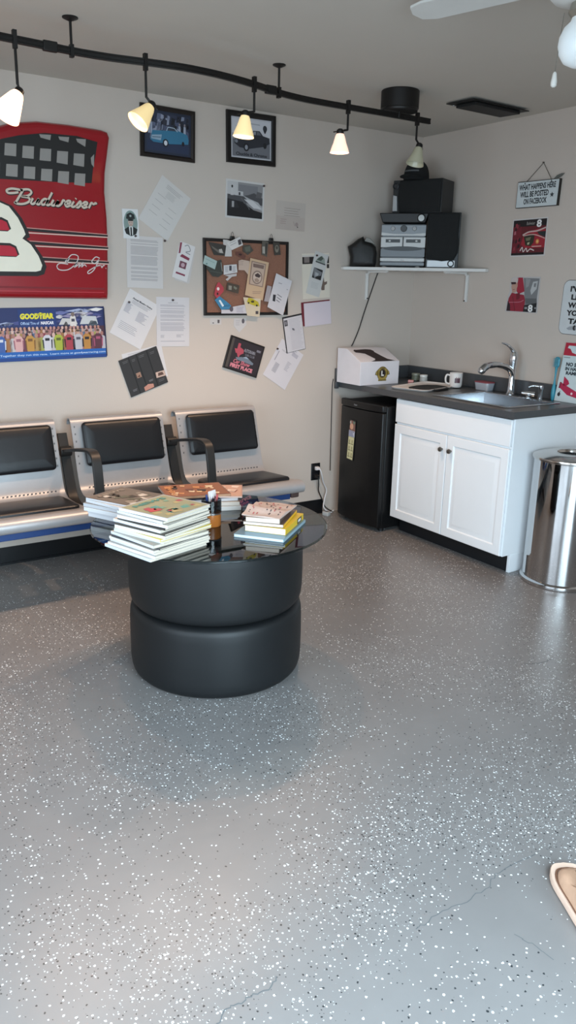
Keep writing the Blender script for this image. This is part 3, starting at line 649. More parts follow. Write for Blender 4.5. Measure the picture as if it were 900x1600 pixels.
# black leather-like toy racing helmet bag at the left end
hb = thing('gear_bag', 'small crumpled black bag with a stitched ring left of the stereo', 'bag', (-.535, -.085, ZS), (0, 0, R(-38)))
BG = M('#0b0b0b', .55, bump=.4, scale=25)
out = [(-.082, 0), (-.080, .06), (-.098, .125), (-.065, .145), (-.035, .170), (.0, .188), (.012, .158), (.05, .150), (.082, .128), (.092, .085), (.090, .03), (.085, 0)]
MB().pillow([(a_, b_) for a_, b_ in out], [(.02, -.055), (.004, -.04), (0, 0), (.004, .035), (.014, .050), (.028, .056)], BG, Matrix.Rotation(R(90), 4, 'X')).build('bag_body', hb)
m_ = MB(); 
m_.tube([(.018+.038*math.cos(PI*k/10-PI/2), -.0565+.012*(k/10), .075+.050*math.sin(PI*k/10-PI/2)) for k in range(11)], .0022, M('#4a4a48', .6), seg=6); m_.build('stitched_ring', hb)
MB().pillow([(.005, .158), (.02, .182), (.045, .176), (.085, .134), (.06, .143)], [(0, -.02), (0, .01), (.003, .014)], M('#8a8782', .8), Matrix.Rotation(R(90), 4, 'X')).build('pale_flap', hb)

# ------------------------------------------------------------------ track light
TRK = M('#211f1e', .45, .5)
RZ = 2.38
railp = [(-3.35, -1.03), (-3.059,-.996), (-2.988,-.984), (-2.845,-.975), (-2.713,-.964), (-2.564,-.970), (-2.423,-.996), (-2.307,-1.015), (-2.222,-1.02), (-2.083,-1.008), (-1.907,-.968), (-1.716,-.900), (-1.573,-.872), (-1.456,-.865), (-1.23,-.866), (-.971,-.870), (-.741,-.868)]
tk = thing('track_light_rail', 'dark curved track light rail hung below the ceiling', 'light rail', (-2.0, -.95, CH))
def tz(z): return z-CH
mb = MB(); P = [(p.x+2.0, p.y+.95) for p in catmull([(a_, b_, 0) for a_, b_ in railp], 4)]; n = len(P); rg = []
for i in range(n):
    t_ = Vector((P[min(i+1, n-1)][0]-P[max(i-1, 0)][0], P[min(i+1, n-1)][1]-P[max(i-1, 0)][1])).normalized(); q = Vector((-t_.y, t_.x))*.005
    prof_ = [(1, -.013), (1.5, -.013), (1.5, -.008), (1, -.006), (1, .006), (1.5, .008), (1.5, .013), (1, .013), (-1, .013), (-1.5, .013), (-1.5, .008), (-1, .006), (-1, -.006), (-1.5, -.008), (-1.5, -.013), (-1, -.013)]
    rg.append([(P[i][0]+q.x*k_, P[i][1]+q.y*k_, tz(RZ)+zz) for k_, zz in prof_])
mb.rings(rg, TRK); mb.build('rail', tk)
for (x, y) in ((-2.80, -.972), (-1.775, -.923)):
    MB().box((x+2, y+.95, tz(RZ)), (.055, .022, .036), TRK, None).build('rail_joint', tk, bevel=.003)
for (x, y) in ((-2.713, -.964), (-1.716, -.900)):
    m_ = MB(); T_ = T((x+2, y+.95, 0))
    m_.lathe([(.030, tz(CH)), (.030, -.004), (.012, -.012), (.006, -.014)], TRK, T_, seg=20); m_.tube([(0, 0, -.01), (0, 0, tz(RZ)+.02)], .0055, TRK, T_, seg=8); m_.box((0, 0, tz(RZ)+.0), (.014, .022, .045), TRK, T_)
    m_.build('hanger_rod', tk)
m_ = MB(); T_ = T((-.96+2, -.873+.95, 0)); m_.lathe([(.095, 0), (.098, -.004), (.098, -.085), (.094, -.088), (.093, -.096), (.0925, -.098), (.001, -.098)], TRK, T_, seg=40, cap=False); m_.tube([(0, 0, -.095), (0, 0, tz(RZ)-.01)], .009, TRK, T_, seg=10); m_.build('transformer_canopy', tk)

def frosted(name, c, e):
    mt = M(c, .35, emit=e, var=.04, scale=30, name=name); return mt
def head(x, y, stem, axis, label, colr, e, lit, arm=None, big=1.0):
    t = thing('track_spotlight', label, 'spotlight', (x, y, RZ), group=None)
    m_ = MB(); m_.box((0, 0, .0), (.015, .020, .062), TRK); m_.tube([(0, 0, -.02), (0, 0, -stem)], .0055, TRK, seg=8)
    kx = arm or (0, 0); ap = Vector((kx[0], kx[1], -stem-.022 if abs(kx[0]) < .02 or kx[0] > 0 else -stem-.008))
    m_.tube([(0, 0, -stem+.002), tuple(ap)], .005, TRK, seg=8); m_.tube([tuple(ap), tuple(ap+Vector((kx[0], kx[1], -.01 if kx[0] <= 0 else -.02))*0.9)], .003, TRK, seg=6)
    m_.build('stem', t)
    ax = Vector(axis).normalized(); q = Vector((0, 0, -1)).rotation_difference(ax).to_matrix().to_4x4()
    Tm = Matrix.Translation(ap) @ q
    MB().lathe([(.010, .010), (.017, .004), (.019, -.012), (.016, -.018)], TRK, Tm, seg=20).build('lamp_holder', t)
    gl = M(colr, .3, emit=e, var=.04, scale=30)
    s_ = big
    MB().lathe([(.018*s_, -.012), (.024*s_, -.024), (.033*s_, -.055), (.044*s_, -.085*s_), (.049*s_, -.102*s_), (.0465*s_, -.101*s_), (.041*s_, -.083*s_), (.030*s_, -.055), (.020*s_, -.026)], gl, Tm, seg=36, cap=False).build('glass_shade', t)
    bm_ = M('#fff2dc', .4, emit=(9.0 if lit else 0.0), var=.0)
    MB().lathe([(.001, -.020), (.016, -.026), (.019, -.045), (.014, -.062), (.001, -.066)], bm_, Tm, seg=20, cap=False).build('bulb', t)
    if lit:
        l = bpy.data.lights.new('spot_beam', 'SPOT'); l.energy = lit; l.color = (1.0, .66, .44); l.spot_size = R(118); l.spot_blend = .7; l.shadow_soft_size = .03
        lo = bpy.data.objects.new('spot_beam', l); col.objects.link(lo); lo.parent = t
        lo.matrix_local = Matrix.Translation(ap+ax*.075) @ Vector((0, 0, -1)).rotation_difference(ax).to_matrix().to_4x4()
    return t
head(-2.935, -.982, .150, (-.42, -.10, -.62), 'lit spotlight with glowing pink-white shade at the far left of the rail', '#ffc9a0', 2.4, 30, (.006, .0), 1.12)
head(-2.420, -.997, .130, (-.55, -.05, -.60), 'lit spotlight with cream shade tilted left over the blue car picture', '#f1d49a', .35, 32, (.026, -.0), 1.0)
head(-1.885, -.962, .112, (-.10, .0, -.98), 'lit spotlight with cream shade in front of the picture of the black car', '#f7dca4', .4, 32, (-.045, .0), .98)
head(-1.285, -.866, .105, (.0, .0, -1), 'lit spotlight with pinkish white shade hanging straight, alone above the wall', '#ffd3bd', .7, 32, (-.045, .0), .98)
head(-.830, -.868, .100, (-.25, .0, -.95), 'unlit spotlight with pale shade at the right end of the rail above the cap', '#b9b59c', 0.0, 0, (.026, -.0), .98)

# ceiling vent and fan
vt = thing('ceiling_vent', 'black sheet metal vent hanging slightly open from the ceiling', 'vent', (-.36, -.92, CH))
m_ = MB(); Tm = T((0, 0, -.010), (R(1.5), R(0), R(2)))
m_.span(-.235, .215, -.10, .095, -.002, .002, M('#151617', .5, .3), Tm); m_.build('cover_panel', vt)
m_ = MB(); m_.span(-.19, .17, -.075, .065, -.026, -.010, M('#101112', .6), T((0, 0, -.003), (R(1.5), 0, R(2)))); m_.build('damper_box', vt, bevel=.002)
for xx in (-.20, .19): MB().lathe([(.006, -.014), (.007, -.010), (.004, -.008)], M('#9a9a98', .4, .5), T((xx, .07, -.003)), seg=10).build('screw', vt)

FH = (-1.62, -2.50)
fn = thing('ceiling_fan', 'white ceiling fan with a round frosted globe, cut by the frame', 'ceiling fan', (FH[0], FH[1], CH), (0, 0, 0))
FW = M('#d6d6d2', .45)
MB().lathe([(.001, 0), (.085, 0), (.088, -.01), (.075, -.03), (.12, -.04), (.125, -.09), (.10, -.115), (.06, -.125), (.001, -.125)], FW, seg=40, cap=False).build('motor_housing', fn)
MB().lathe([(.001, -.125), (.045, -.125), (.052, -.15), (.04, -.165), (.001, -.166)], M('#a9a59a', .3, .8), seg=28, cap=False).build('light_fitter', fn)
MB().lathe([(.038, -.160), (.042, -.175), (.060, -.192), (.071, -.218), (.073, -.240), (.068, -.265), (.053, -.288), (.028, -.300), (.001, -.303)], M('#dfe7ea', .35, emit=.12), seg=40, cap=False).build('glass_globe', fn)
for k in range(5):
    aa = R(36+72*k); Tm = Matrix.Rotation(aa, 4, 'Z')
    m_ = MB(); m_.pillow([(.16, -.04), (.20, -.052), (.55, -.062), (.60, -.045), (.615, 0), (.60, .045), (.55, .062), (.20, .052), (.16, .04)], [(0, -.004), (0, .004)], FW, Tm @ T((0, 0, -.050), (R(8), 0, 0)))
    m_.build('blade', fn)
    m_ = MB(); m_.prism([(.115, -.012), (.20, -.03), (.235, -.02), (.235, .02), (.20, .03), (.115, .012)], -.064, -.057, M('#8d8a82', .35, .8), Tm); m_.build('blade_iron', fn)
m_ = MB(); m_.tube([(-.045, .045, -.15), (-.05, .05, -.27), (-.052, .052, -.315)], .0012, M('#8d8a82', .35, .8), seg=6); m_.build('pull_chain', fn)
MB().lathe([(.003, 0), (.006, -.004), (.010, -.030), (.009, -.040), (.004, -.044)], M('#dcdad4', .4), T((-.052, .052, -.313)), seg=14).build('pull_knob', fn)
#PART2

# ------------------------------------------------------------------ papers and pictures on the walls
def sheet(w, h, c=PAPER, th=.0012, r_=0.0015, rough=.7):
    a = Art(0.0); a.pillow(rrect(w, h, r_, 2), [(0, 0), (0, th)], M(c, rough, var=.03, scale=6)); a.z0 = th; return a
def pin_back(o, *k): return on_back(o, *k)
def put(a, name, label, cat, wall, p, q, ang=0, off=.0005, group=None):
    o = a.build(name, smooth=False); prop(o, label, cat, group)
    return on_back(o, p, q, ang, -off) if wall == 'b' else on_right(o, p, q, ang, -off)

# big racing car door sign
sg = thing('car_door_sign', 'big red moulded sign shaped like a race car door with a white number 8', 'sign')
PK = lambda x, z: (x-.04*(x+3.878)/4.3, z-.04*(z-1.511)/4.3)
ol_ = [(-2.236,1.436),(-2.232,1.46),(-2.226,1.60),(-2.221,1.74),(-2.221,1.857),(-2.228,1.985),(-2.222,2.08),(-2.204,2.176),(-2.190,2.255),(-2.200,2.280),(-2.232,2.287),(-2.402,2.292),(-2.565,2.289),(-2.692,2.268),(-2.76,2.243),(-2.95,2.16),(-3.12,2.06),(-3.30,1.93),(-3.44,1.82),(-3.47,1.78),(-3.475,1.47),(-3.46,1.436)]
ol_ = [PK(*p) for p in ol_]; SX, SZ = -2.8, 1.8
loc_ = [(a_-SX, b_-SZ) for a_, b_ in ol_]
RED = M('#930d1a', .28, var=.04, scale=3, coat=.4)
mb = Art(0.0); mb.pillow(loc_, [(0, 0), (-.004, .004), (0, .022), (.006, .032), (.016, .038), (.028, .040)], RED)
A = Art(0.0402); A.v, A.f, A.m, A.mats = mb.v, mb.f, mb.m, mb.mats
def q(x, z): a_, b_ = PK(x, z); return (a_-SX, b_-SZ)
# lower sill fold, its shade and bright edge painted as flat red lines
A.stroke([q(-3.42, 1.487), q(-2.255, 1.487)], .010, '#7c0c18', 1, False); A.stroke([q(-3.42, 1.468), q(-2.26, 1.468)], .004, '#b8323c', 2, False)
win = [q(*p) for p in ((-2.262,2.225),(-2.275,2.16),(-2.293,2.09),(-2.303,2.022),(-2.518,2.011),(-2.773,2.003),(-3.20,1.985),(-3.12,2.03),(-2.95,2.11),(-2.80,2.168),(-2.75,2.188),(-2.665,2.213),(-2.536,2.238),(-2.371,2.242))]
A.poly(win, '#14110f', 1)
GR = '#8d8883'
for k in range(-3, 5):
    xc = -2.712+.0865*k; sz = .029
    for j, zc in enumerate((2.047, 2.142)):
        if k < -2 and j == 1: continue
        if k == -3: continue
        dz = -.003*k*(k > 0)
        A.poly([q(xc-sz+.004, zc+.028+dz), q(xc+sz+.002, zc+.030+dz), q(xc+sz-.004, zc-.028+dz-.004*(k > 2)), q(xc-sz-.003, zc-.028+dz)], GR, 2)
for xc, w_ in ((-2.535, .030), (-2.44, .028), (-2.35, .026)): A.poly([q(xc-w_, 2.229), q(xc+w_, 2.232), q(xc+w_*.8, 2.207-(.012 if xc > -2.4 else 0)), q(xc-w_*.8, 2.214)], GR, 2)
A.poly([q(-2.283, 2.165), q(-2.287, 2.10), q(-2.30, 2.115), q(-2.302, 2.145)], GR, 2)
# stripes
for z, b_ in ((1.760, 1), (1.697, 1), (1.622, 2)):
    for (x0_, x1_) in ((-2.67, -2.226), ):
        A.stroke([q(x0_, z+.012), q(x1_, z+.002)], .013 if b_ == 1 else .014, '#1a1112', 1, False)
        A.stroke([q(x0_, z+.021), q(x1_, z+.010)], .004, '#c98f86', 2, False); A.stroke([q(x0_, z-.003), q(x1_, z-.004)], .006, '#d9b3a6', 2, False)
# the numeral
mx_ = -2.895
half = [(-2.895,1.902),(-2.80,1.900),(-2.74,1.878),(-2.699,1.826),(-2.673,1.772),(-2.666,1.748),(-2.683,1.728),(-2.643,1.701),(-2.607,1.646),(-2.590,1.600),(-2.600,1.574),(-2.625,1.567),(-2.895,1.562)]
full = half + [(2*mx_-a_, b_) for a_, b_ in half[::-1][1:-1]]
def grow(pts, d, dx=0, dy=0):
    cxx = sum(p[0] for p in pts)/len(pts); cyy = sum(p[1] for p in pts)/len(pts); out_ = []; n_ = len(pts)
    ar = sum(pts[i][0]*pts[(i+1)%n_][1]-pts[(i+1)%n_][0]*pts[i][1] for i in range(n_)); sg_ = 1 if ar > 0 else -1
    for i in range(n_):
        a_, b_ = Vector(pts[i-1]), Vector(pts[(i+1) % n_]); t_ = (b_-a_).normalized(); out_.append((pts[i][0]+sg_*t_.y*d+dx, pts[i][1]-sg_*t_.x*d+dy))
    return out_
A.poly([q(*p) for p in grow(full, .014, .008, -.008)], '#1d1410', 3); A.poly([q(*p) for p in full], '#ece3cf', 4)
for z0_, z1_, x_ in ((1.640, 1.690, -2.712), (1.762, 1.812, -2.745)):
    hole = [(x_, z0_+.005), (x_-.012, z1_-.010), (x_-.035, z1_), (2*mx_-x_+.035, z1_), (2*mx_-x_+.012, z1_-.01), (2*mx_-x_, z0_+.005), (2*mx_-x_+.01, z0_), (x_-.01, z0_)]
    A.poly([q(*p) for p in grow(hole, .008, 0, .004)], '#1d1410', 5); A.poly([q(*p) for p in hole], '#b5122c', 6)
# script lettering built from pen strokes
def letters(strokes, ox, oz, sx_, sz_, w_, c_, k_, shear=.12):
    for s_ in strokes: A.stroke([q(ox+(a_+shear*b_)*sx_, oz+b_*sz_) for a_, b_ in s_], w_, c_, k_)
BUD = [[(.0,.0),(.14,.5),(.26,.95)],[(.26,.95),(.0,1.0),(-.35,1.02),(-.58,.88),(-.48,.70),(-.2,.72),(.05,.80)],[(.12,.98),(.55,1.06),(.74,.85),(.58,.60),(.26,.52),(.62,.48),(.74,.25),(.5,.02),(.15,-.03),(-.08,.08)],
[(.88,.46),(.82,.15),(.93,.03),(1.1,.2),(1.2,.47)],[(1.2,.47),(1.14,.12),(1.25,.03),(1.36,.14)],[(1.70,.42),(1.52,.47),(1.38,.25),(1.46,.04),(1.62,.12),(1.74,.45),(1.86,.98)],[(1.74,.45),(1.68,.12),(1.78,.03),(1.9,.12)],
[(2.02,.46),(1.96,.12),(2.08,.03),(2.22,.2),(2.28,.45)],[(2.28,.45),(2.22,.1),(2.36,.03),(2.5,.2),(2.56,.47),(2.68,.42)],[(2.74,.22),(2.96,.30),(2.97,.45),(2.82,.46),(2.72,.22),(2.84,.03),(3.04,.14)],
[(3.18,.46),(3.10,.12),(3.20,.03),(3.32,.12)],[(3.25,.64),(3.27,.70)],[(3.34,.08),(3.54,.50),(3.60,.22),(3.50,.03),(3.36,.06)],[(3.72,.22),(3.94,.30),(3.95,.45),(3.80,.46),(3.70,.22),(3.82,.03),(4.02,.14)],[(4.12,.03),(4.20,.44),(4.34,.36),(4.46,.46),(4.52,.36)]]
letters(BUD, -2.705, 1.893, .0925, .066, .0165, '#241313', 3, .2); letters(BUD, -2.707, 1.895, .0925, .066, .0105, '#c9b9a8', 4, .2)
SIG = [[(.55,.55),(.9,1.1),(1.35,1.0),(1.25,.4),(.75,-.15),(.15,-.2),(-.05,.1),(.15,.35),(.7,.3)],[(.6,.4),(.75,.8),(.5,.5),(.95,.45)],[(1.1,.2),(1.35,.45),(1.15,.05),(1.5,.35),(1.45,.05),(1.75,.5),(1.65,.1),(1.85,.3),(2.0,.15)],[(2.9,.9),(2.6,1.0),(2.35,.6),(2.6,.45),(2.85,.8),(2.55,-.1),(2.2,-.45),(2.15,-.25),(2.7,.2),(3.0,.3)],[(3.05,.3),(3.1,.1),(3.2,.3),(3.3,.28)],[(3.38,.05),(3.42,.06)]]
letters(SIG, -2.51, 1.592, .078, .060, .0048, '#cfc4bf', 5, .1)
A.build('door_panel', sg, smooth=False); sg.matrix_world = Matrix.Translation((SX, -.001, SZ)) @ Matrix.Rotation(R(90), 4, 'X')

# tyre maker's poster with rows of drivers
ps = Art(0.0); PW, PHh = 1.00, .275
ps.pillow(rrect(PW, PHh, .002, 2), [(0, 0), (0, .0012)], M('#1b2450', .45)); ps.z0 = .0012
xr = PW/2
def PX(px): return xr-(163-px)*.00303          # photo-like spread measured from the right edge
rnd = random.Random(3)
ps.rect(-xr+.004, xr-.004, .03, PHh/2-.004, '#27305f', 1)
for i in range(26):
    x = rnd.uniform(PX(75), xr-.02) if i < 15 else rnd.uniform(-xr+.02, PX(5)); z = rnd.uniform(.05, .12); w_ = rnd.uniform(.02, .07)
    ps.poly([(x-w_, z), (x+w_*.2, z+.012), (min(x+w_, xr-.006), z+.005), (x+w_*.3, z-.008)], rnd.choice(['#aeb4d0', '#e3ddda', '#6a6fa0', '#4a4f85', '#8f86a6', '#c9c2c4']), 2)
for x0_, x1_, z0_, z1_, c_ in ((PX(78), PX(112), .045, .075, '#cbc4c0'), (PX(84), PX(96), .035, .058, '#2b2a33'), (PX(116), PX(150), .045, .085, '#c7c6c6'), (PX(130), PX(150), .035, .060, '#4b545e')): ps.poly([(x0_, z0_), (x1_, z0_), (x1_-.01, z1_), (x0_+.02, z1_+.004)], c_, 3)
ps.poly([(PX(98), .035), (PX(110), .035), (PX(109), .085), (PX(104), .10), (PX(99), .085)], '#ddd3cc', 4); ps.poly(ellipse(PX(104), .098, .010, .012, 10), '#7e6a60', 5); ps.rect(PX(101), PX(107), .06, .075, '#4a4552', 5)
ps.rect(PX(8), PX(74), .028, .128, '#20356e', 4)
ps.text('GOODYEAR', PX(11), .080, .026, '#e8d83a', 6, w=.178, bold=.07, shear=.08); ps.text('Official Tire of', PX(11), .050, .014, '#b4c8ea', 6, w=.098, bold=.02); ps.text('NASCAR', PX(46), .050, .015, '#e8e4ea', 6, w=.070, bold=.05, shear=.1)
ps.poly([(PX(36), .088), (PX(46), .112), (PX(54), .104), (PX(44), .098)], '#e8d83a', 6)
skin = ['#c79a8a', '#b98474', '#d9aea0', '#a8746a', '#c48c84']; suits = ['#93404a', '#b8b0b6', '#b08a52', '#a3a052', '#4a2c38', '#b07a7e', '#26262f', '#6f3a4a', '#c4bab8', '#a06a40', '#5a6c86']
ps.rect(-xr+.004, xr-.004, -.085, .035, '#4a2c38', 4)
lay = 5
for row, (zb, hh, sc_) in enumerate(((.028, .012, .9), (.012, .013, 1.0), (-.008, .016, 1.25))):
    x = -xr+.015; 
    while x < xr-.02:
        c_ = rnd.choice(suits); w_ = .016*sc_
        ps.poly([(x-w_, -.088), (x-w_*1.1, zb-hh*1.2), (x-w_*.5, zb-hh*.6), (x+w_*.5, zb-hh*.6), (x+w_*1.1, zb-hh*1.2), (x+w_, -.088)], c_, lay+row*3)
        ps.poly(ellipse(x, zb+.002, .0075*sc_, .010*sc_, 8), rnd.choice(skin), lay+row*3+1)
        x += rnd.uniform(.020, .028)*sc_
for px_, c_, d_ in ((25, '#c08c42', '#7a5026'), (55, '#d4ccd0', '#24212a'), (75, '#a9ae3c', '#5a5c22'), (94, '#a83c48', '#2a171d'), (111, '#bfb8bd', '#55505c'), (127, '#b8803e', '#2a2022'), (5, '#d8a4a0', '#a0606a'), (148, '#5a2f3c', '#a8506a'), (-25, '#3e5a9a', '#d0d0d8'), (-55, '#c9483a', '#e4d8d0')):
    x = PX(px_); ps.poly([(x-.018, -.09), (x-.027, -.03), (x-.018, -.012), (x-.006, -.004), (x+.006, -.004), (x+.018, -.012), (x+.027, -.03), (x+.018, -.09)], c_, 15); ps.poly(ellipse(x, .006, .010, .013, 10), rnd.choice(skin), 16); ps.poly(ellipse(x, .012, .009, .006, 8), '#5a4038', 17)
    ps.rect(x-.012, x+.012, -.036, -.022, d_, 16); ps.poly([(x-.027, -.03), (x-.024, -.075), (x-.019, -.075), (x-.020, -.03)], d_, 16); ps.poly([(x+.027, -.03), (x+.024, -.075), (x+.019, -.075), (x+.020, -.03)], d_, 16)
ps.rect(-xr+.002, xr-.002, -PHh/2+.002, -.088, '#1f5da8', 19); ps.rect(-xr+.002, xr-.002, -PHh/2+.002, -.118, '#173c80', 20)
ps.text('The greatest moments in NASCAR.  Together they run this race.  Learn more at goodyearracing.com', xr-.010, -.110, .010, '#c9dcf0', 21, w=.90, bold=.01, align='R'); ps.stroke([(xr-.002, -.13), (xr-.004, .13)], .006, '#141a3c', 22, False)
put(ps, 'racing_poster', 'wide blue poster with rows of people in racing suits, below the red sign', 'poster', 'b', -2.262-PW/2, 1.247, 1.2)

def framed(label, x, z, w_, h_, ang, fw_, fcol, draw, cat='picture'):
    t = thing('framed_picture', label, cat)
    m_ = MB(); o_ = [(-w_/2, -h_/2), (w_/2, -h_/2), (w_/2, h_/2), (-w_/2, h_/2)]
    m_.pillow(o_, [(0, 0), (0, .014), (.003, .018), (fw_*.6, .018), (fw_, .010), (fw_, .007)], M(fcol, .35, var=.15, scale=40)); m_.build('frame', t)
    a_ = Art(.0075); draw(a_, w_/2-fw_, h_/2-fw_); a_.build('print', t, smooth=False)
    on_back(t, x, z, ang, -.001); return t
def pic_blue(a, W, H):
    a.rect(-W, W, -H, H, '#232a3c', 1); a.rect(-W+.012, W-.012, -H+.012, H-.012, '#2c3246', 2)
    rnd = random.Random(5); W -= .014; H -= .014
    for i in range(60):
        x, y = rnd.uniform(-W, W), rnd.uniform(-H*.15, H*.95); s_ = rnd.uniform(.006, .016)
        a.poly([(max(-W, x-s_), y-s_*1.4), (min(W, x+s_*.8), y-s_), (min(W, x+s_), min(H, y+s_)), (max(-W, x-s_*.6), min(H, y+s_*1.5))], rnd.choice(['#4a5068', '#5d637a', '#20222e', '#7a8094', '#2b2d3a', '#8c91a4', '#181a22']), 3+(i % 3))
    a.rect(-W, W, -H, -H*.45, '#26304a', 3)
    body = [(-W*.80, -.020), (-W*.75, .005), (-W*.1, .012), (W*.0, .028), (W*.1, .030), (W*.55, .018), (W*.92, .006), (W, -.018), (W*.98, -.042), (W*.1, -.052), (-W*.70, -.052), (-W*.85, -.040)]
    a.poly(body, '#33708f', 7); a.poly([(-W*.78, -.018), (-W*.3, -.010), (-W*.35, -.040), (-W*.80, -.036)], '#8da4b6', 8); a.stroke([(-W*.75, -.028), (-W*.35, -.024)], .003, '#2a3d50', 9, False)
    a.stroke([(-W*.08, .012), (0, .032), (W*.3, .030), (W*.45, .014)], .004, '#aebac6', 9, False); a.poly([(W*.0, .028), (W*.28, .028), (W*.4, .016), (-W*.03, .014)], '#3b3f4c', 8)
    a.poly(ellipse(-W*.12, -.050, .017, .020, 18), '#14161c', 9); a.poly(ellipse(-W*.12, -.050, .010, .013, 16), '#c8cdd4', 10)
    a.poly(ellipse(W*.72, -.043, .008, .012, 14), '#14161c', 9)
    for i, x in enumerate((-W*.8, -W*.88, W*.55, W*.8)): a.poly([(x-.008, -.01), (x+.008, -.01), (x+.006, .045), (x-.006, .045)], '#9aa2b4', 6); a.poly(ellipse(x, .052, .005, .007, 10), '#8b8284', 7)
framed('black framed picture of a light blue classic car', -1.862, 2.31, .325, .262, -1.0, .024, '#1b1512', pic_blue)
def pic_black(a, W, H):
    a.rect(-W, W, -H, H, '#b9b8bd', 1); W -= .008; H -= .008
    a.rect(-W, W, -H*.1, H, '#c4c3c8', 2); a.poly([(-W, -H*.1), (W, -H*.1), (W, H*.15), (W*.5, H*.1), (-W*.2, H*.2), (-W, H*.22)], '#8f9195', 3); a.rect(-W, W, -H, -H*.08, '#6b6c72', 3)
    a.poly([(-W*.88, -.012), (-W*.70, .012), (-W*.25, .018), (-.005, .022), (.012, .044), (.055, .046), (.078, .022), (W*.95, .014), (W*.98, -.016), (W*.7, -.035), (-.02, -.056), (-W*.62, -.052), (-W*.9, -.032)], '#2b2c33', 5)
    a.poly([(.0, .024), (.016, .040), (.030, .041), (.028, .023)], '#8e9098', 6); a.poly([(.034, .023), (.035, .041), (.052, .041), (.066, .024)], '#5c5e66', 6)
    a.poly(ellipse(-.035, -.048, .019, .022, 18), '#1b1c20', 6); a.poly(ellipse(-.035, -.048, .010, .013, 14), '#8d9098', 7); a.poly(ellipse(-W*.8, -.020, .010, .010, 12), '#7d8088', 7); a.poly(ellipse(W*.72, -.030, .012, .016, 14), '#1b1c20', 6)
    bx_, by_ = W*.72, H*.62; a.poly(ellipse(bx_, by_, .014, .017, 16), '#33343a', 5); a.poly([(bx_-.010, by_-.012), (bx_+.010, by_-.012), (bx_+.003, by_-.026), (bx_-.003, by_-.026)], '#33343a', 5)
    a.text('Chuckle & Chrome', 0, -H+.006, .017, '#1b1b20', 8, w=W*1.65, bold=.02, align='C')
    a.stroke([(-W*.8, H*.55), (-W*.3, H*.5)], .012, '#93959b', 4); a.stroke([(-W*.1, H*.8), (W*.45, H*.78)], .006, '#9fa1a6', 4)
framed('black framed picture of a dark vintage car and a hot air balloon', -1.333, 2.341, .33, .275, .6, .030, '#141212', pic_black)

a = sheet(.262, .212, '#c9c6c4', .0012, rough=.35); W_, H_ = .120, .095
a.rect(-W_, W_, -H_, H_, '#8b898a', 1); a.rect(-W_, -.05, .02, H_, '#bab8b8', 2); a.rect(-.045, .085, .015, H_-.012, '#77767a', 2)
a.poly([(-W_, .025), (-W_, -.01), (W_, -.02), (W_, .02), (.06, .045), (.02, .03), (-.03, .02)], '#4a494c', 3); a.poly([(-W_, -.0), (-.02, -.01), (.06, -.05), (W_, -.06), (W_, -H_), (-W_, -H_)], '#1c1b1d', 4)
a.poly([(-.06, .022), (-.01, .020), (.06, -.03), (.10, -.045), (W_, -.05), (W_, -.035), (.09, -.005), (.03, .010), (-.03, .03)], '#a9a8aa', 6); a.poly([(-.01, .005), (.05, .002), (.115, -.04), (.06, -.04)], '#c4c3c4', 7)
a.poly([(-.055, .026), (-.015, .022), (-.015, .045), (-.05, .046)], '#b9b7b8', 7); a.rect(-.046, -.034, .024, .040, '#3a393c', 8); a.poly([(-.10, .02), (-.08, .02), (-.085, .06), (-.095, .06)], '#bdbbbb', 5); a.poly(ellipse(-.09, .068, .006, .008, 10), '#2a292b', 6)
a.poly([(-.115, -.005), (-.06, -.01), (-.04, -.045), (-.10, -.05)], '#2b2a2d', 5); a.poly([(-.09, -.012), (-.075, -.012), (-.075, -.045), (-.09, -.045)], '#9d9b9c', 6); a.stroke([(-.03, .01), (.02, -.035), (.03, -.05)], .006, '#5b5a5d', 8); a.poly([(.07, .02), (.11, .02), (.115, .05), (.08, .055)], '#5a585b', 4)
put(a, 'photo_print', 'black and white photo print of a race car, above the cork board', 'photo', 'b', -1.369, 2.006, -1.5)
a = sheet(.215, .165, '#b9aea6'); a.rect(-.105, .105, -.0815, -.003, '#b3a69e', 1); a.lines(-.05, .07, .045, 4, .014, '#8f857f', 2, .0025); a.lines(-.075, -.03, -.02, 3, .012, '#a08c86', 2, .003)
a.poly(ellipse(.045, -.045, .012, .012), '#9c8d88', 2); a.poly(ellipse(.052, -.06, .004, .004, 8), '#33302f', 3); a.stroke([(.02, -.03), (.03, -.055)], .002, '#8a7c78', 3, False)
put(a, 'folded_card', 'faded folded card on the wall, right of the black and white photo', 'card', 'b', -1.043, 1.938, -1.5)
a = sheet(.092, .152, '#d9d9d9', .0012, rough=.35)
a.poly(ellipse(0, .002, .040, .066, 28), '#7f918c', 1); a.poly([(-.038, -.030), (-.012, -.014), (.012, -.014), (.038, -.028), (.030, -.052), (0, -.064), (-.030, -.052)], '#1b1e1e', 2)
a.poly([(-.012, -.014), (.012, -.014), (.010, -.058), (-.008, -.060)], '#d4d4d2', 3); a.poly([(-.004, -.018), (.004, -.018), (.005, -.058), (-.004, -.060)], '#141414', 4)
a.poly(ellipse(0, .008, .015, .022, 18), '#b7a196', 3); a.poly([(-.026, .026), (-.022, .048), (0, .058), (.022, .048), (.026, .026), (.0, .020)], '#1d2223', 4); a.poly(ellipse(0, .040, .006, .006, 10), '#9aa3a0', 5); a.poly([(-.018, .022), (.018, .022), (.012, .014), (-.012, .014)], '#131616', 5)
a.poly(ellipse(-.006, .006, .002, .0015, 8), '#3a2f2c', 5); a.poly(ellipse(.006, .006, .002, .0015, 8), '#3a2f2c', 5); a.stroke([(-.005, -.006), (.005, -.006)], .002, '#7d544c', 5, False)
put(a, 'portrait_photo', 'small portrait of a person in uniform cap and dark tie beside the red sign', 'photo', 'b', -2.093, 1.833, 1.5, .003)
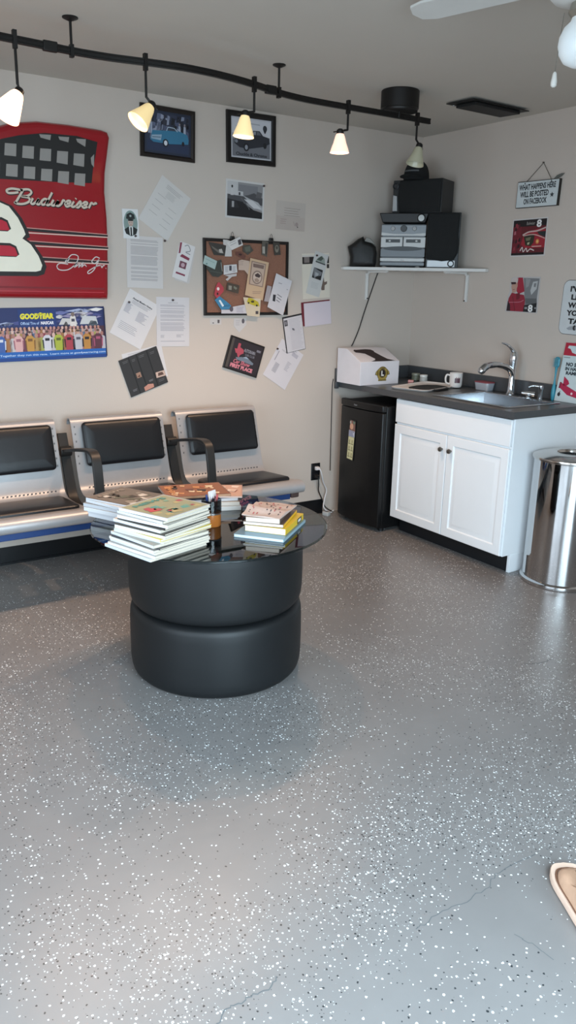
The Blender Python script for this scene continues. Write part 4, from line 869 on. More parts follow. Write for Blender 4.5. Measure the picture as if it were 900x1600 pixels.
a = sheet(.205, .278, '#c9c4c0'); a.lines(-.05, .06, .115, 3, .008, '#938f8d', 2, .002); a.lines(-.03, .03, .085, 6, .006, '#a39f9d', 2, .0015)
for cx_ in (-.045, .045):
    for k in range(4): a.rect(cx_-.030, cx_+.025, .045-k*.035-(.03 if cx_ > 0 else 0), .0435-k*.035-(.03 if cx_ > 0 else 0), '#8a8684', 2)
put(a, 'pinned_sheet', 'white printed sheet tilted clockwise, highest of the papers by the sign', 'paper', 'b', -1.886, 1.926, -32.5, .0008, 'loose paper sheets on the wall')
a = sheet(.217, .276, '#cbc4c1')
for y1, n_ in ((.118, 2), (.098, 1), (.084, 7), (.030, 7), (-.028, 2), (-.050, 2), (-.070, 2), (-.088, 2)): a.lines(-.085, .080, y1, n_, .0068, '#a39d9d', 2, .0032, .06, int(y1*1000)+200)
put(a, 'pinned_sheet', 'white typed letter sheet hanging straight below the small portrait', 'paper', 'b', -2.014, 1.634, -1, .002, 'loose paper sheets on the wall')
bro = thing('brochure', 'narrow white leaflet with maroon print, left of the cork board', 'leaflet')
b2 = sheet(.095, .205, '#c4bcb8'); o_ = b2.build('back_page', bro, smooth=False); o_.location = (.010, -.006, 0); o_.rotation_euler = (0, 0, R(4))
a = sheet(.098, .205, '#d6d0ce'); a.z0 = .0012; MAR = '#84364a'
a.poly([(-.048, .095), (-.036, .100), (-.032, .04), (-.042, .035)], MAR, 1); a.stroke([(-.015, .085), (.005, .095), (.025, .07), (.0, .055), (.03, .05)], .005, '#8f8c8c', 1); a.poly([(-.03, .022), (.03, .015), (.032, .03), (-.02, .038)], MAR, 1); a.rect(-.022, .022, -.038, .0, '#6f3f4c', 1); a.poly(ellipse(0, -.019, .012, .012), '#b99aa2', 2); a.rect(-.032, .028, -.076, -.066, MAR, 1)
o_ = a.build('front_page', bro, smooth=False); o_.location = (-.003, .002, .0015); on_back(bro, -1.774, 1.643, -16, -.0006)
a = sheet(.205, .272, '#d4cecd'); a.text('Annual Meeting Notice', 0, .095, .010, '#33303a', 2, w=.13, bold=.03, align='C'); a.lines(-.06, .06, .088, 3, .007, '#8c8891', 2, .002)
a.lines(-.085, -.045, .062, 9, .006, '#a19da6', 2, .003, .3); a.lines(.0, .07, .05, 9, .0065, '#a19da6', 2, .003, .5); a.lines(-.075, .045, -.045, 5, .0095, '#8c8891', 2, .002, .5, 4)
put(a, 'pinned_sheet', 'white printed notice tilted clockwise, beside the poster end', 'paper', 'b', -2.083, 1.324, -28.5, .0009, 'loose paper sheets on the wall')
a = sheet(.208, .278, '#ccc7c8'); a.text('NOTICE', 0, .104, .006, '#8b878c', 2, w=.06, align='C')
for y1, n_ in ((.096, 2), (.076, 1), (.064, 3), (.040, 3), (.016, 2), (-.004, 3), (-.024, 5)): a.lines(-.080, .078, y1, n_, .006, '#a5a1a8', 2, .0026, .1, int(y1*1000)+99)
a.lines(-.08, -.055, -.075, 3, .006, '#9a969d', 2, .002); a.lines(.02, .07, -.072, 3, .006, '#9a969d', 2, .002, .5); a.lines(-.08, .078, -.108, 1, .006, '#a5a1a8', 2, .003)
put(a, 'pinned_sheet', 'white typed sheet hanging straight below the maroon leaflet', 'paper', 'b', -1.849, 1.309, -.8, .0012, 'loose paper sheets on the wall')
a = sheet(.25, .19, '#cfcaca'); a.lines(-.09, .03, .085, 5, .01, '#aba6aa', 2, .003, .5)
put(a, 'pinned_sheet', 'white sheet mostly hidden behind the dark folded menu', 'paper', 'b', -2.030, 1.065, 12, .0005, 'loose paper sheets on the wall')
a = sheet(.246, .222, '#2b2a2b', .004, rough=.45); a.rect(-.122, .122, -.110, .110, '#2e2d2e', 1)
for x in (-.062, -.012, .056): a.rect(x-.003, x+.003, -.110, .110, '#121213', 2)
for i, (x, y, w_) in enumerate(((-.105, .095, .035), (-.048, .088, .022), (.0, .094, .035), (.07, .09, .03))): a.lines(x, x+w_, y, 2, .008, '#6c6a6c', 3, .002)
a.lines(-.100, -.072, -.075, 2, .007, '#7a787c', 3, .0025); a.lines(.012, .04, -.058, 2, .006, '#7a787c', 3, .0025)
a.rect(-.050, -.022, -.022, .008, '#9b7a68', 3); a.poly([(-.048,-.015),(-.03,-.004),(-.03,-.02)], '#5c3a30', 4); a.poly([(-.030, -.108), (.03, -.105), (.032, -.085), (.0, -.076), (-.03, -.085)], '#b98474', 3); a.poly([(.062, -.062), (.122, -.068), (.122, -.035), (.066, -.030)], '#c0a79a', 3); a.poly([(.075, -.055), (.112, -.058), (.108, -.040), (.08, -.038)], '#5a4038', 4); a.lines(.07, .11, -.078, 2, .008, '#6c6a6c', 3, .002)
put(a, 'folded_menu', 'dark folded menu with small food pictures, lowest on the left', 'menu', 'b', -2.042, 1.030, 18.4, .003)

# cork board
bd = thing('cork_board', 'cork notice board in a black frame covered with cards', 'notice board')
BW, BH = .590, .437
m_ = MB(); m_.pillow([(-BW/2, -BH/2), (BW/2, -BH/2), (BW/2, BH/2), (-BW/2, BH/2)], [(0, 0), (0, .014), (.002, .016), (.016, .016), (.018, .008)], M('#171312', .4)); m_.f = [f for f in m_.f if len(f) == 4 and f[0] != 3 or True]
m_.build('frame', bd)
a = Art(0.0082); a.rect(-BW/2+.018, BW/2-.018, -BH/2+.018, BH/2-.018, M('#8a5f4c', .85, var=.25, scale=180, bump=.5), 1); a.build('cork_panel', bd, smooth=False)
on_back(bd, -1.356, 1.566, .4, -.001)
CN = [0]
def card(label, pts, c_, draw=None, name='pinned_card', cat='card', off=None, group='cards pinned on the cork board', th=.0008):
    cx_ = sum(p[0] for p in pts)/len(pts); cy_ = sum(p[1] for p in pts)/len(pts); CN[0] += 1
    a_ = Art(0.0); a_.pillow([(p[0]-cx_, p[1]-cy_) for p in pts], [(0, 0), (0, th)], M(c_, .55)); a_.z0 = th
    if draw: draw(a_)
    o_ = a_.build(name, smooth=False); prop(o_, label, cat, group); on_back(o_, -1.356+cx_, 1.566+cy_, 0, -(off or .0185+CN[0]*.0006)); return o_
G = 'snapshots pinned on the cork board'
card('dark snapshot of a car in the upper left corner of the cork board', [(-.267,.195),(-.150,.182),(-.152,.122),(-.232,.124)], '#3a3632', lambda a: (a.poly([(-.05,.02),(.0,-.005),(.04,-.02),(.0,-.02),(-.04,.005)], '#6a625a', 1), a.poly([(.0,.0),(.02,.005),(.03,-.02),(.005,-.018)], '#b0a8a0', 2)), 'snapshot', 'photo', group=G)
card('tall white note under the tilted business card, top edge of the cork board', [(-.171,.212),(-.145,.212),(-.118,.205),(-.112,.120),(-.160,.118),(-.150,.180),(-.170,.184)][::1], '#c3bdb9', None)
card('white business card tilted up over the top edge of the cork board', [(-.147,.194),(-.058,.234),(-.036,.188),(-.112,.156)], '#d2ccc8', lambda a: (a.poly([(.015,.02),(.035,.028),(.042,.0),(.022,-.008)], '#4a4548', 1), a.stroke([(-.04,.0),(.0,.018)], .003, '#9c9694', 1, False), a.stroke([(-.035,-.012),(.005,.006)], .003, '#9c9694', 1, False)))
card('dull green snapshot right of the tilted business card', [(-.036,.186),(.008,.191),(.036,.160),(-.003,.133),(-.040,.153)], '#4b473f', lambda a: a.poly([(-.02,.01),(.02,.02),(.02,-.01),(-.01,-.015)], '#5f6054', 1), 'snapshot', 'photo', group=G)
card('small reddish sticker below the green snapshot', [(-.088,.148),(-.055,.150),(-.018,.122),(-.030,.108),(-.060,.118),(-.084,.128)], '#6a4238', lambda a: a.poly(ellipse(0,.004,.012,.006), '#3a2420', 1), 'sticker', 'sticker')
card('narrow snapshot of a parked car near the top right of the cork board', [(.095,.218),(.141,.214),(.131,.127),(.093,.138)], '#59534b', lambda a: (a.poly([(-.018,.01),(.0,.012),(.002,-.03),(-.015,-.028)], '#a39c92', 1), a.poly([(.004,.03),(.018,.03),(.012,-.035),(.003,-.03)], '#37342f', 1)), 'snapshot', 'photo', group=G)
card('dark snapshot in the top right corner of the cork board', [(.171,.213),(.218,.213),(.230,.142),(.184,.138)], '#3f3a34', lambda a: (a.poly(ellipse(0,.0,.014,.022), '#7b7468', 1), a.poly(ellipse(0,.006,.008,.010), '#4a443c', 2)), 'snapshot', 'photo', group=G)
card('dark green paper leaf under the pale green card', [(-.288,.052),(-.240,.085),(-.185,.100),(-.174,.020),(-.205,.000),(-.244,.004)], '#3c3d38', lambda a: (a.stroke([(-.04,-.01),(.04,-.02)], .003, '#555850', 1, False), a.stroke([(.035,.04),(.044,-.01)], .005, '#8b8a80', 1, False)), 'paper_cutout', 'paper')
card('pale green business card at the left edge of the cork board', [(-.294,.120),(-.213,.090),(-.229,.043),(-.307,.073)], '#a5b5b0', lambda a: (a.stroke([(-.03,.02),(.03,-.002)], .004, '#8b9c98', 1, False), a.poly(ellipse(-.022,-.008,.006,.004), '#5d7a78', 1)))
card('white business card with a small dark logo, left middle of the cork board', [(-.170,.068),(-.082,.077),(-.077,.030),(-.170,.014)], '#cdc8c6', lambda a: (a.rect(-.008,.008,-.008,.020,'#45424a',1), a.lines(-.036,-.014,.014,5,.007,'#8f8b90',1,.0025), a.lines(.014,.036,.016,5,.007,'#8f8b90',1,.0025)))
card('stack of white slips below the white business card', [(-.163,.012),(-.082,.024),(-.083,.010),(-.115,.004),(-.145,-.020),(-.158,-.012),(-.135,.004)], '#bfb8b6', None, 'paper_slip', 'paper')
card('small dark snapshot of two figures, left middle of the cork board', [(-.146,-.028),(-.063,-.044),(-.070,-.092),(-.152,-.074)], '#4c4238', lambda a: (a.poly([(-.03,.014),(-.008,.012),(-.01,-.012),(-.03,-.01)], '#8f887c', 1), a.poly([(.006,.012),(.03,.0),(.02,-.01),(.004,.0)], '#77786a', 1)), 'snapshot', 'photo', group=G)
card('red paper tag with a white mark, lower left of the cork board', [(-.212,-.032),(-.200,-.028),(-.172,-.058),(-.172,-.080),(-.190,-.098),(-.214,-.124),(-.235,-.100),(-.226,-.060)], '#b3404a', lambda a: (a.poly(ellipse(-.006,.006,.009,.010,8), '#e4d2cf', 1), a.poly(ellipse(-.010,-.022,.006,.008,8), '#2a1618', 1)), 'paper_tag', 'tag')
card('blue paper tag with white writing, lower left corner of the cork board', [(-.232,-.130),(-.200,-.108),(-.150,-.140),(-.122,-.160),(-.124,-.182),(-.188,-.186)], '#3f7fa3', lambda a: (a.poly([(-.036,.018),(-.026,.022),(.0,-.012),(-.012,-.018)], '#dbe2e6', 1), a.text('SOLD', .0, -.018, .010, '#1a2540', 1, w=.04, rot=.1)), 'paper_tag', 'tag')
card('white card with a portrait along the bottom edge of the cork board', [(-.188,-.186),(-.130,-.186),(-.107,-.168),(-.008,-.152),(-.005,-.208),(-.188,-.208)], '#c4bfc4', lambda a: (a.poly(ellipse(-.015,.003,.013,.016,12), '#5a525a', 1), a.lines(.02,.07,.015,4,.009,'#9792a0',1,.003)))
card('small tan card half under the big tan flyer', [(-.070,.098),(-.048,.104),(.004,.098),(.004,.010),(-.030,.044),(-.072,.044)], '#c3aa9a', lambda a: a.lines(-.04,.0,.03,3,.010,'#a58d80',1,.003))
def fly(a):
    T_ = lambda x, y: (x*math.cos(-.165)-y*math.sin(-.165)*1.0, x*math.sin(-.165)+y*math.cos(-.165))
    P_ = lambda *p: [T_(*t_) for t_ in p]
    a.poly(P_((-.055,.098),(.050,.098),(.050,-.040),(-.050,-.040)), '#8b7366', 1); a.poly(P_((-.048,.092),(.044,.092),(.044,-.035),(-.044,-.035)), '#bfa593', 2); a.poly(P_((-.042,.085),(.038,.088),(.036,.066),(-.038,.064)), '#7c655c', 3)
    a.poly(P_(*ellipse(0,.010,.036,.040,22)), '#8a7468', 3); a.poly(P_(*ellipse(0,.010,.029,.032,22)), '#cbb5a5', 4); a.poly(P_((-.020,.022),(.0,.036),(.024,.024),(.014,.010),(-.012,.012)), '#4a3a38', 5); a.poly(P_((-.018,-.002),(.0,.006),(.018,-.004),(.012,-.018),(-.012,-.018)), '#a08878', 5)
    a.lines(-.030, .035, -.072, 2, .010, '#a58a76', 1, .004)
card('tall tan flyer with a round picture, centre of the cork board', [(.010,.116),(.142,.094),(.100,-.130),(-.026,-.099)], '#c8a888', fly, 'flyer', 'flyer', None)
card('crumpled clear wrapper between the flyer and the white form', [(.132,-.040),(.164,-.046),(.145,-.138),(.110,-.134)], '#a39a9c', None, 'plastic_sleeve', 'sleeve')
card('cream card with a yellow car at the bottom of the cork board', [(-.039,-.112),(.020,-.116),(.086,-.120),(.078,-.228),(-.010,-.220)], '#cdbda4', lambda a: (a.poly([(-.040,.020),(-.030,.045),(.0,.040),(.040,.020),(.050,-.006),(.020,-.004),(-.02,.008)], '#b9a92e', 1), a.poly(ellipse(.0,.022,.012,.007), '#4d4520', 2), a.poly(ellipse(-.028,.014,.006,.006,8), '#24201a', 2), a.poly(ellipse(.030,-.001,.007,.006,8), '#24201a', 2), a.rect(.022,.042,-.052,-.034,'#4a4448',1)))
card('white printed form tilted over the right edge of the cork board', [(.195,.033),(.312,-.010),(.250,-.220),(.134,-.168)], '#c9c5c8', lambda a: (a.poly([(-.048,-.002),(-.028,-.004),(-.034,-.045),(-.052,-.040)], '#2b2a30', 1), a.stroke([(-.010,.068),(.015,.062)], .004, '#8c8890', 1, False), a.stroke([(-.018,.000),(.015,-.018)], .004, '#55515a', 1, False), a.stroke([(-.020,-.018),(.012,-.036)], .004, '#55515a', 1, False), a.stroke([(-.025,-.034),(.000,-.048)], .004, '#55515a', 1, False), a.stroke([(.05,.03),(.06,.027)], .004, '#8c8890', 1, False)), 'printed_form', 'paper')
def clip(x, z, label):
    t = thing('binder_clip', label, 'clip', group='clips on the top edge of the cork board')
    MB().pillow([(-.016, -.006), (.016, -.006), (.012, .010), (-.012, .010)], [(0, 0), (0, .008), (.003, .010)], M('#191818', .4)).build('clip_body', t)
    MB().tube([(-.006, .009, .004), (-.007, .026, .005), (0, .033, .005), (.007, .026, .005), (.006, .009, .004)], .0014, M('#8d8a86', .3, .9), seg=6).build('clip_wire', t); on_back(t, x, z, 0, -.017)
clip(-1.465, 1.790, 'black binder clip above the tilted business card'); clip(-1.195, 1.793, 'black binder clip above the top right snapshots')
a = Art(0); a.pillow(rrect(.076, .036, .001, 2), [(0, 0), (0, .0008)], M('#c6c0bd', .6)); a.z0 = .0008; a.rect(.012, .026, -.010, .010, '#5c5355', 1); a.rect(-.022, -.012, -.012, -.007, '#4a4446', 1)
put(a, 'small_card', 'tiny white card just under the left side of the cork board', 'card', 'b', -1.568, 1.311, -1)
a = Art(0); a.pillow([(-.043, .028), (.043, .030), (.046, -.010), (-.005, -.056), (-.044, -.018)], [(0, 0), (0, .0008)], M('#c4bfbe', .6)); a.z0 = .0008; a.poly(ellipse(.022, .012, .010, .015, 12), '#5a555c', 1); a.lines(-.03, .0, .015, 3, .012, '#a7a2a4', 1, .003)
put(a, 'small_card', 'small white folded card with an oval portrait just under the cork board', 'card', 'b', -1.400, 1.300, 0)
# dark plaque
pl = thing('award_plaque', 'dark square plaque with a red Texas shape and pink lettering', 'plaque')
m_ = MB(); m_.pillow(rrect(.252, .202, .002, 2), [(0, 0), (0, .010), (.002, .012), (.008, .012)], M('#1a1413', .35)); m_.build('board', pl)
a = Art(.0122); a.rect(-.116, .116, -.091, .091, '#2b2328', 1); a.rect(-.116, -.098, -.091, .091, '#4a423e', 2)
TX = [(-.030, .052), (-.012, .052), (-.012, .030), (.016, .022), (.022, .0), (.012, -.006), (.0, -.016), (-.004, -.034), (-.014, -.028), (-.024, -.010), (-.034, -.010), (-.048, .014), (-.030, .016)]
a.poly([(x-.035, y+.018) for x, y in TX], '#b04a58', 3); a.text('AUTORAMA', -.015, .030, .020, '#8f8d96', 4, w=.085, bold=.03); a.text('CAR CLUB', .0, .008, .014, '#7c7a84', 4, w=.07, bold=.02); a.rect(.074, .104, .052, .066, '#77747e', 4)
a.poly([(-.060, -.018), (-.02, -.006), (.03, -.004), (.075, -.022), (.07, -.034), (-.05, -.030)], '#6d7784', 4); a.poly([(-.01, -.006), (.012, .004), (.036, -.006)], '#9fb0c0', 5)
a.text('Car Show', -.070, -.052, .024, '#c9707e', 6, w=.125, bold=.03, shear=.25); a.text('FIRST PLACE', -.085, -.080, .022, '#d4828e', 6, w=.165, bold=.06)
a.build('engraved_face', pl, smooth=False); on_back(pl, -1.374, 1.096, -17.6, -.001)
# group to the right of the board
a = sheet(.150, .228, '#1d1c20', .0012); a.rect(-.068, .073, -.112, .104, '#cbc6c9', 1); a.rect(-.064, -.040, .055, .092, '#4a484c', 2); a.rect(-.058, -.046, .064, .084, '#8a868c', 3); a.poly([(-.012, .035), (.004, .030), (.008, .018), (-.008, .022)], '#3e3c42', 2); a.lines(-.03, .065, .092, 24, .0082, '#b0abb2', 2, .002, .2)
put(a, 'obituary_sheet', 'white text sheet with a black border, right below the cork board', 'paper', 'b', -1.001, 1.234, 10, .0028)
a = sheet(.200, .262, '#d0cacd'); a.lines(-.05, .05, .115, 3, .008, '#8f8a93', 2, .002); a.poly([(-.078,.055),(-.072,.055),(-.072,-.01),(-.078,-.01)], '#9c97a0', 2)
for k in range(7): a.rect(.018, .05-.004*(k % 3), .03-k*.009, .033-k*.009, '#a39ea6', 2)
for k in range(8): a.rect(-.06, -.025, -.02-k*.008, -.0165-k*.008, '#8f8b94', 2)
a.rect(.02, .07, .08, .105, '#b5b0b8', 2); a.text('FOR SALE', -.06, .07, .008, '#8a858e', 2, w=.05)
put(a, 'pinned_sheet', 'white printed sheet tilted clockwise, lowest on the right', 'paper', 'b', -1.077, 1.039, -32.5, .0010, 'loose paper sheets on the wall')
rb = thing('red_backed_card', 'blank white card on a dark red backing, right of the cork board', 'card')
o_ = sheet(.226, .150, '#6b1e2a').build('backing', rb, smooth=False); o_.location = (-.004, .002, 0); o_ = sheet(.212, .146, '#cdc3cb').build('blank_page', rb, smooth=False); o_.location = (.008, -.004, .0016); on_back(rb, -.828, 1.360, 5.5, -.0018)
a = sheet(.213, .276, '#d6ccbd'); a.rect(-.104, .104, .075, .128, '#221b1a', 1); a.rect(-.09, -.05, .083, .118, '#7b706c', 2); a.rect(-.104, .104, .118, .130, '#cbc3bb', 2); a.rect(.085, .104, .045, .07, '#2e2624', 2)
a.poly([(x_+.030, y_) for x_, y_ in ((.012, -.010), (.030, -.010), (.034, -.040), (.056, -.036), (.054, -.052), (.036, -.060), (.034, -.090), (.010, -.090), (.006, -.07), (.004, -.03))], '#6b5a50', 2)
put(a, 'event_poster', 'cream poster with a brown Texas shape and dark header, far right of the papers', 'poster', 'b', -.840, 1.591, 3.6, .0008)
a = sheet(.108, .268, '#c3c1be'); a.z0 = .0012
a.poly([(-.035, .075), (-.02, .10), (.005, .118), (.03, .105), (.042, .075)], '#8d958e', 1); a.poly([(-.03, .085), (.0, .115), (.02, .105), (.005, .085)], '#4a524a', 2); a.stroke([(-.035, .072), (.044, .072)], .007, '#35373a', 2, False)
a.rect(-.036, .036, -.030, .035, '#1f1f21', 1); a.poly([(-.036, .035), (.0, .025), (.033, .020), (.03, -.002), (.0, -.012), (-.015, -.03), (-.03, -.01)], '#77787b', 2); a.poly([(-.02, .01), (.01, .005), (.005, -.01), (-.015, -.015)], '#a5a6a8', 3); a.lines(-.03, .03, -.055, 5, .008, '#a9a8a8', 1, .002)
put(a, 'memorial_leaflet', 'narrow white leaflet with two dark pictures tilted over the cream poster', 'leaflet', 'b', -.832, 1.602, -14, .0024)
for x, z, l in ((-2.068, 1.771, 'dark thumbtack at the top of the typed letter'), (-1.893, 1.754, 'dark thumbtack at the low corner of the highest tilted sheet'), (-2.118, 1.418, 'dark thumbtack at the top of the tilted notice'), (-1.850, 1.432, 'dark thumbtack at the top of the straight typed sheet'), (-1.243, 2.094, 'dark thumbtack at the upper right corner of the black and white photo'), (-.842, 1.716, 'dark thumbtack at the top of the narrow leaflet'), (-1.127, 1.140, 'dark thumbtack where bordered sheet meets the lowest tilted sheet')):
    t = MB().lathe([(.001, 0), (.0055, 0), (.0065, .002), (.004, .004), (.0035, .008), (.0055, .010), (.001, .011)], M('#4a3a3a', .35), seg=12, cap=False).build('thumbtack'); prop(t, l, 'thumbtack', 'thumbtacks holding the papers'); on_back(t, x, z, 0, -.0032)

# right wall
ws = thing('hanging_wood_sign', 'white wooden sign with black lettering hanging from a string', 'sign')
TH = .018
m_ = MB(); m_.pillow([(-.150, -.072), (.150, -.072), (.152, .070), (-.148, .073)], [(0, 0), (0, TH)], M('#26231f', .6, var=.2, scale=30)); m_.build('board', ws)
a = Art(TH+.0003); a.poly([(-.147, -.069), (.146, -.069), (.148, .067), (-.146, .069)], M('#c5cccd', .6, var=.12, scale=20), 1)
a.text('WHAT HAPPENS HERE', -.134, .025, .030, '#23262a', 3, w=.262, bold=.03, rot=.01); a.text('WILL BE POSTED', -.122, -.014, .030, '#23262a', 3, w=.205, bold=.03, rot=.01); a.text('ON FACEBOOK', -.092, -.053, .030, '#23262a', 3, w=.168, bold=.03, rot=.01)
sp_ = [((.016 if i % 2 == 0 else .007)*math.sin(PI*i/5)+.108, (.016 if i % 2 == 0 else .007)*math.cos(PI*i/5)-.012) for i in range(10)]; a.poly(sp_, '#3a3f42', 3)
for x in (-.095, .095): a.poly(ellipse(x, .060, .004, .004, 8), '#1a1817', 3)
a.build('painted_face', ws, smooth=False)
m_ = MB(); m_.tube([(-.095, .060, TH+.002), (-.085, .075, TH*.7), (.012, .165, .003), (.082, .078, TH*.7), (.095, .060, TH+.002)], .0018, M('#4d4a42', .8), seg=6); m_.build('string', ws)
m_ = MB(); m_.pillow(catmull([(.105, .074, 0), (.130, .090, 0), (.160, .094, 0), (.150, .082, 0), (.120, .072, 0)], 3) and [(.100, .074), (.120, .090), (.150, .097), (.168, .096), (.150, .082), (.125, .074)], [(0, .004), (0, .008)], M('#5f605b', .7)); m_.build('leaf_ornament', ws)
m_ = MB(); m_.tube([(.012, .166, 0), (.012, .166, .010)], .004, M('#6e6a62', .4, .8), seg=8); m_.build('nail', ws)
on_right(ws, -1.020, 2.066, -.5, -.001)
a = sheet(.258, .212, '#c9c4c2', .0015, rough=.35); W_, H_ = .122, .099; rnd = random.Random(9)
a.rect(-W_, W_, -H_, H_, '#5e1820', 1); a.rect(-W_, W_, .062, H_, '#1d1517', 2); a.poly([(-W_, .062), (-.06, .062), (-.055, -H_), (-W_, -H_)], '#6d1c28', 2)
for i in range(14):
    x, y = rnd.uniform(-W_+.008, -.065), rnd.uniform(-H_+.02, .08); s_ = .008; a.poly([(x-s_, y-s_*1.5), (x+s_, y-s_), (x+s_*.6, y+s_*1.6), (x-s_*.7, y+s_)], rnd.choice(['#8c3340', '#2b1418', '#a8606a', '#501a24']), 3)
a.poly([(-.04, .010), (.0, .030), (.06, .046), (W_, .040), (W_, -.060), (-.02, -.060), (-.055, -.04)], '#96202e', 3); a.poly([(-.035, .008), (.01, .020), (.045, .016), (.04, -.030), (.022, -.050), (-.018, -.045), (-.03, -.01)], '#2e2a1e', 5); a.poly([(-.02, -.004), (.02, .002), (.012, -.018), (-.015, -.02)], '#6d6a52', 6); a.poly([(-.005, -.030), (.012, -.026), (.010, -.040), (-.004, -.042)], '#b0a88c', 6)
a.stroke([(-.045, .014), (.0, .030), (.06, .034), (W_, .050)], .008, '#c6aba6', 5); a.stroke([(-.04, .010), (.04, .014), (W_, -.010)], .005, '#c9a39c', 6); a.poly([(.060, .030), (W_, .030), (W_, -.004), (.075, .012)], '#23282a', 4); a.poly(ellipse(.068, -.025, .013, .014, 14), '#c9783e', 5); a.poly(ellipse(.068, -.025, .007, .008, 12), '#e0b070', 6)
a.stroke([(.03, -.052), (.10, -.052)], .005, '#cfa79f', 5, False); a.stroke([(-.055, -.075), (-.04, -.055), (-.03, -.080), (-.01, -.060), (.0, -.080), (.02, -.066), (.05, -.075)], .006, '#d8cac6', 6); a.rect(-W_, W_, -H_, -.086, '#1a1416', 4)
a.text('8', .052, .056, .040, '#e4e0de', 6, w=.036, bold=.035); a.text('Budweiser', -.022, .070, .018, '#8d8683', 6, w=.062, bold=.02, shear=.2)
put(a, 'racing_photo', 'red photo of a race car side with a white 8 in its corner', 'photo', 'r', -.976, 1.830, .4)
a = Art(0.0); oc = [(-.125, -.100), (.120, -.104), (.121, .104), (-.060, .104), (-.095, .100), (-.105, .06), (-.103, .02), (-.120, -.02)]
a.pillow(oc, [(0, 0), (0, .0015)], M('#b7b3b2', .4)); a.z0 = .0015
a.poly([(-.004, .098), (.115, .094), (.108, -.030), (.095, -.075), (.025, -.070)], '#77787a', 1); a.poly([(.012, .096), (.05, .090), (.04, .05), (.02, .04)], '#8e8f90', 2); a.poly([(.07, .075), (.105, .080), (.100, .035), (.065, .0), (.055, .025)], '#b4b5b5', 2); a.poly([(.078, .066), (.095, .068), (.092, .045), (.078, .046)], '#77787a', 3); a.poly([(.02, -.02), (.108, -.02), (.112, -.050), (.03, -.052)], '#5b5c5e', 2)
a.poly([(.018, -.060), (.112, -.045), (.112, -.100), (.014, -.098)], '#17181b', 3); a.text('8', .050, -.096, .040, '#e6e4e2', 5, w=.036, bold=.035); a.rect(.024, .044, -.082, -.070, '#8b8b8d', 5); a.rect(.098, .11, -.080, -.070, '#8b8b8d', 5)
a.poly([(-.116, -.096), (-.106, -.02), (-.085, .012), (-.05, .006), (.010, -.0), (.022, -.03), (.022, -.098)], '#8d2335', 2); a.poly([(-.116, -.096), (-.110, -.035), (-.09, -.06), (-.085, -.096)], '#2a1a20', 3); a.stroke([(-.075, -.01), (-.06, -.06), (-.05, -.095)], .004, '#5c1624', 3); a.stroke([(-.10, -.045), (-.02, -.042), (.012, -.030)], .004, '#b46a78', 3); a.poly([(-.05, .008), (-.022, .010), (-.02, -.02), (-.045, -.03)], '#6c1626', 4)
a.poly([(-.045, .10), (-.010, .10), (.012, .02), (-.030, .005), (-.050, .02)], '#9c2438', 2); a.poly([(-.092, .045), (-.088, .085), (-.070, .100), (-.048, .098), (-.044, .05), (-.055, .015), (-.080, .010)], '#b58f80', 4)
a.poly([(-.096, .074), (-.088, .098), (-.060, .103), (-.044, .090), (-.046, .070)], '#c3b8b4', 5); a.poly([(-.098, .074), (-.060, .074), (-.058, .062), (-.092, .060)], '#3a2228', 6); a.stroke([(-.078, .030), (-.064, .031)], .003, '#7c4a44', 6, False)
put(a, 'racing_photo', 'photo of a person in a red race suit with a white 8, above the sink', 'photo', 'r', -.974, 1.503, .4)
a = Art(0.0); a.pillow(rrect(.42, .300, .040), [(0, 0), (0, .001), (.001, .0018)], M('#3c3f42', .4)); a.z0 = .0018; a.poly(rrect(.414, .294, .037), '#c7cacb', 1)
for t_, y, x, w_ in (("I'VE STOPPED", .100, -.160, .30), ("LISTENING", .056, -.148, .27), ("WHY HAVEN'T", .012, -.164, .32), ("YOU STOPPED", -.031, -.168, .33), ("TALKING", -.076, -.150, .25)):
    a.text(t_, x, y-.012, .028, '#17191c', 2, w=w_, bold=.05)
a.poly([(-.155, -.116), (-.135, -.104), (-.110, -.100), (-.105, -.122), (-.140, -.124)], '#9b9ea2', 2); a.poly(ellipse(-.100, -.110, .012, .015, 14), '#2a2b2e', 3); a.poly(ellipse(-.092, -.110, .006, .010, 12), '#8d8f92', 4); a.stroke([(-.090, -.112), (.10, -.112)], .006, '#8d8f92', 2, False)
put(a, 'rounded_metal_sign', 'white metal sign with rounded corners and black slab lettering, cut by the frame', 'sign', 'r', -1.262-.21, 1.437, -1.2)
ns = thing('no_smoking_sign', 'white sign with a red header and red biplane standing on the worktop', 'sign', (-.050, -1.325-.130, .9145), (R(0), 0, 0))
WS_, HS_ = .26, .335
a = Art(0.0); a.pillow([(-WS_/2, 0), (WS_/2, 0), (WS_/2+.005, HS_), (-WS_/2+.005, HS_)], [(0, 0), (0, .003)], M('#c6d2d4', .45)); a.z0 = .003
a.poly([(-WS_/2+.004, .262), (WS_/2+.002, .262), (WS_/2+.004, HS_-.001), (-WS_/2+.006, HS_-.001)], '#ad2038', 1); a.poly([(-WS_/2+.030, .318), (WS_/2-.01, .318), (WS_/2-.01, .278), (-.03, .270), (-.07, .280), (-.085, .300), (-.105, .304)], '#c9d4d6', 2)
a.lines(-.12, -.075, .254, 1, .01, '#8a9698', 1, .006)
a.text('NO SMOKING', -.095, .204, .020, '#1c2a33', 2, w=.19, bold=.05); a.text('IN HANGAR OR', -.095, .180, .018, '#1c2a33', 2, w=.20, bold=.05); a.text('RAMP AREA', -.085, .156, .018, '#1c2a33', 2, w=.165, bold=.05)
PL = '#ad2248'
a.poly([(-.092, .145), (-.058, .122), (-.048, .105), (-.062, .094), (-.088, .092)], PL, 1); a.poly([(-.115, .098), (-.105, .108), (.02, .062), (.115, .060), (.120, .040), (.03, .028), (-.05, .042), (-.112, .080)], PL, 1)
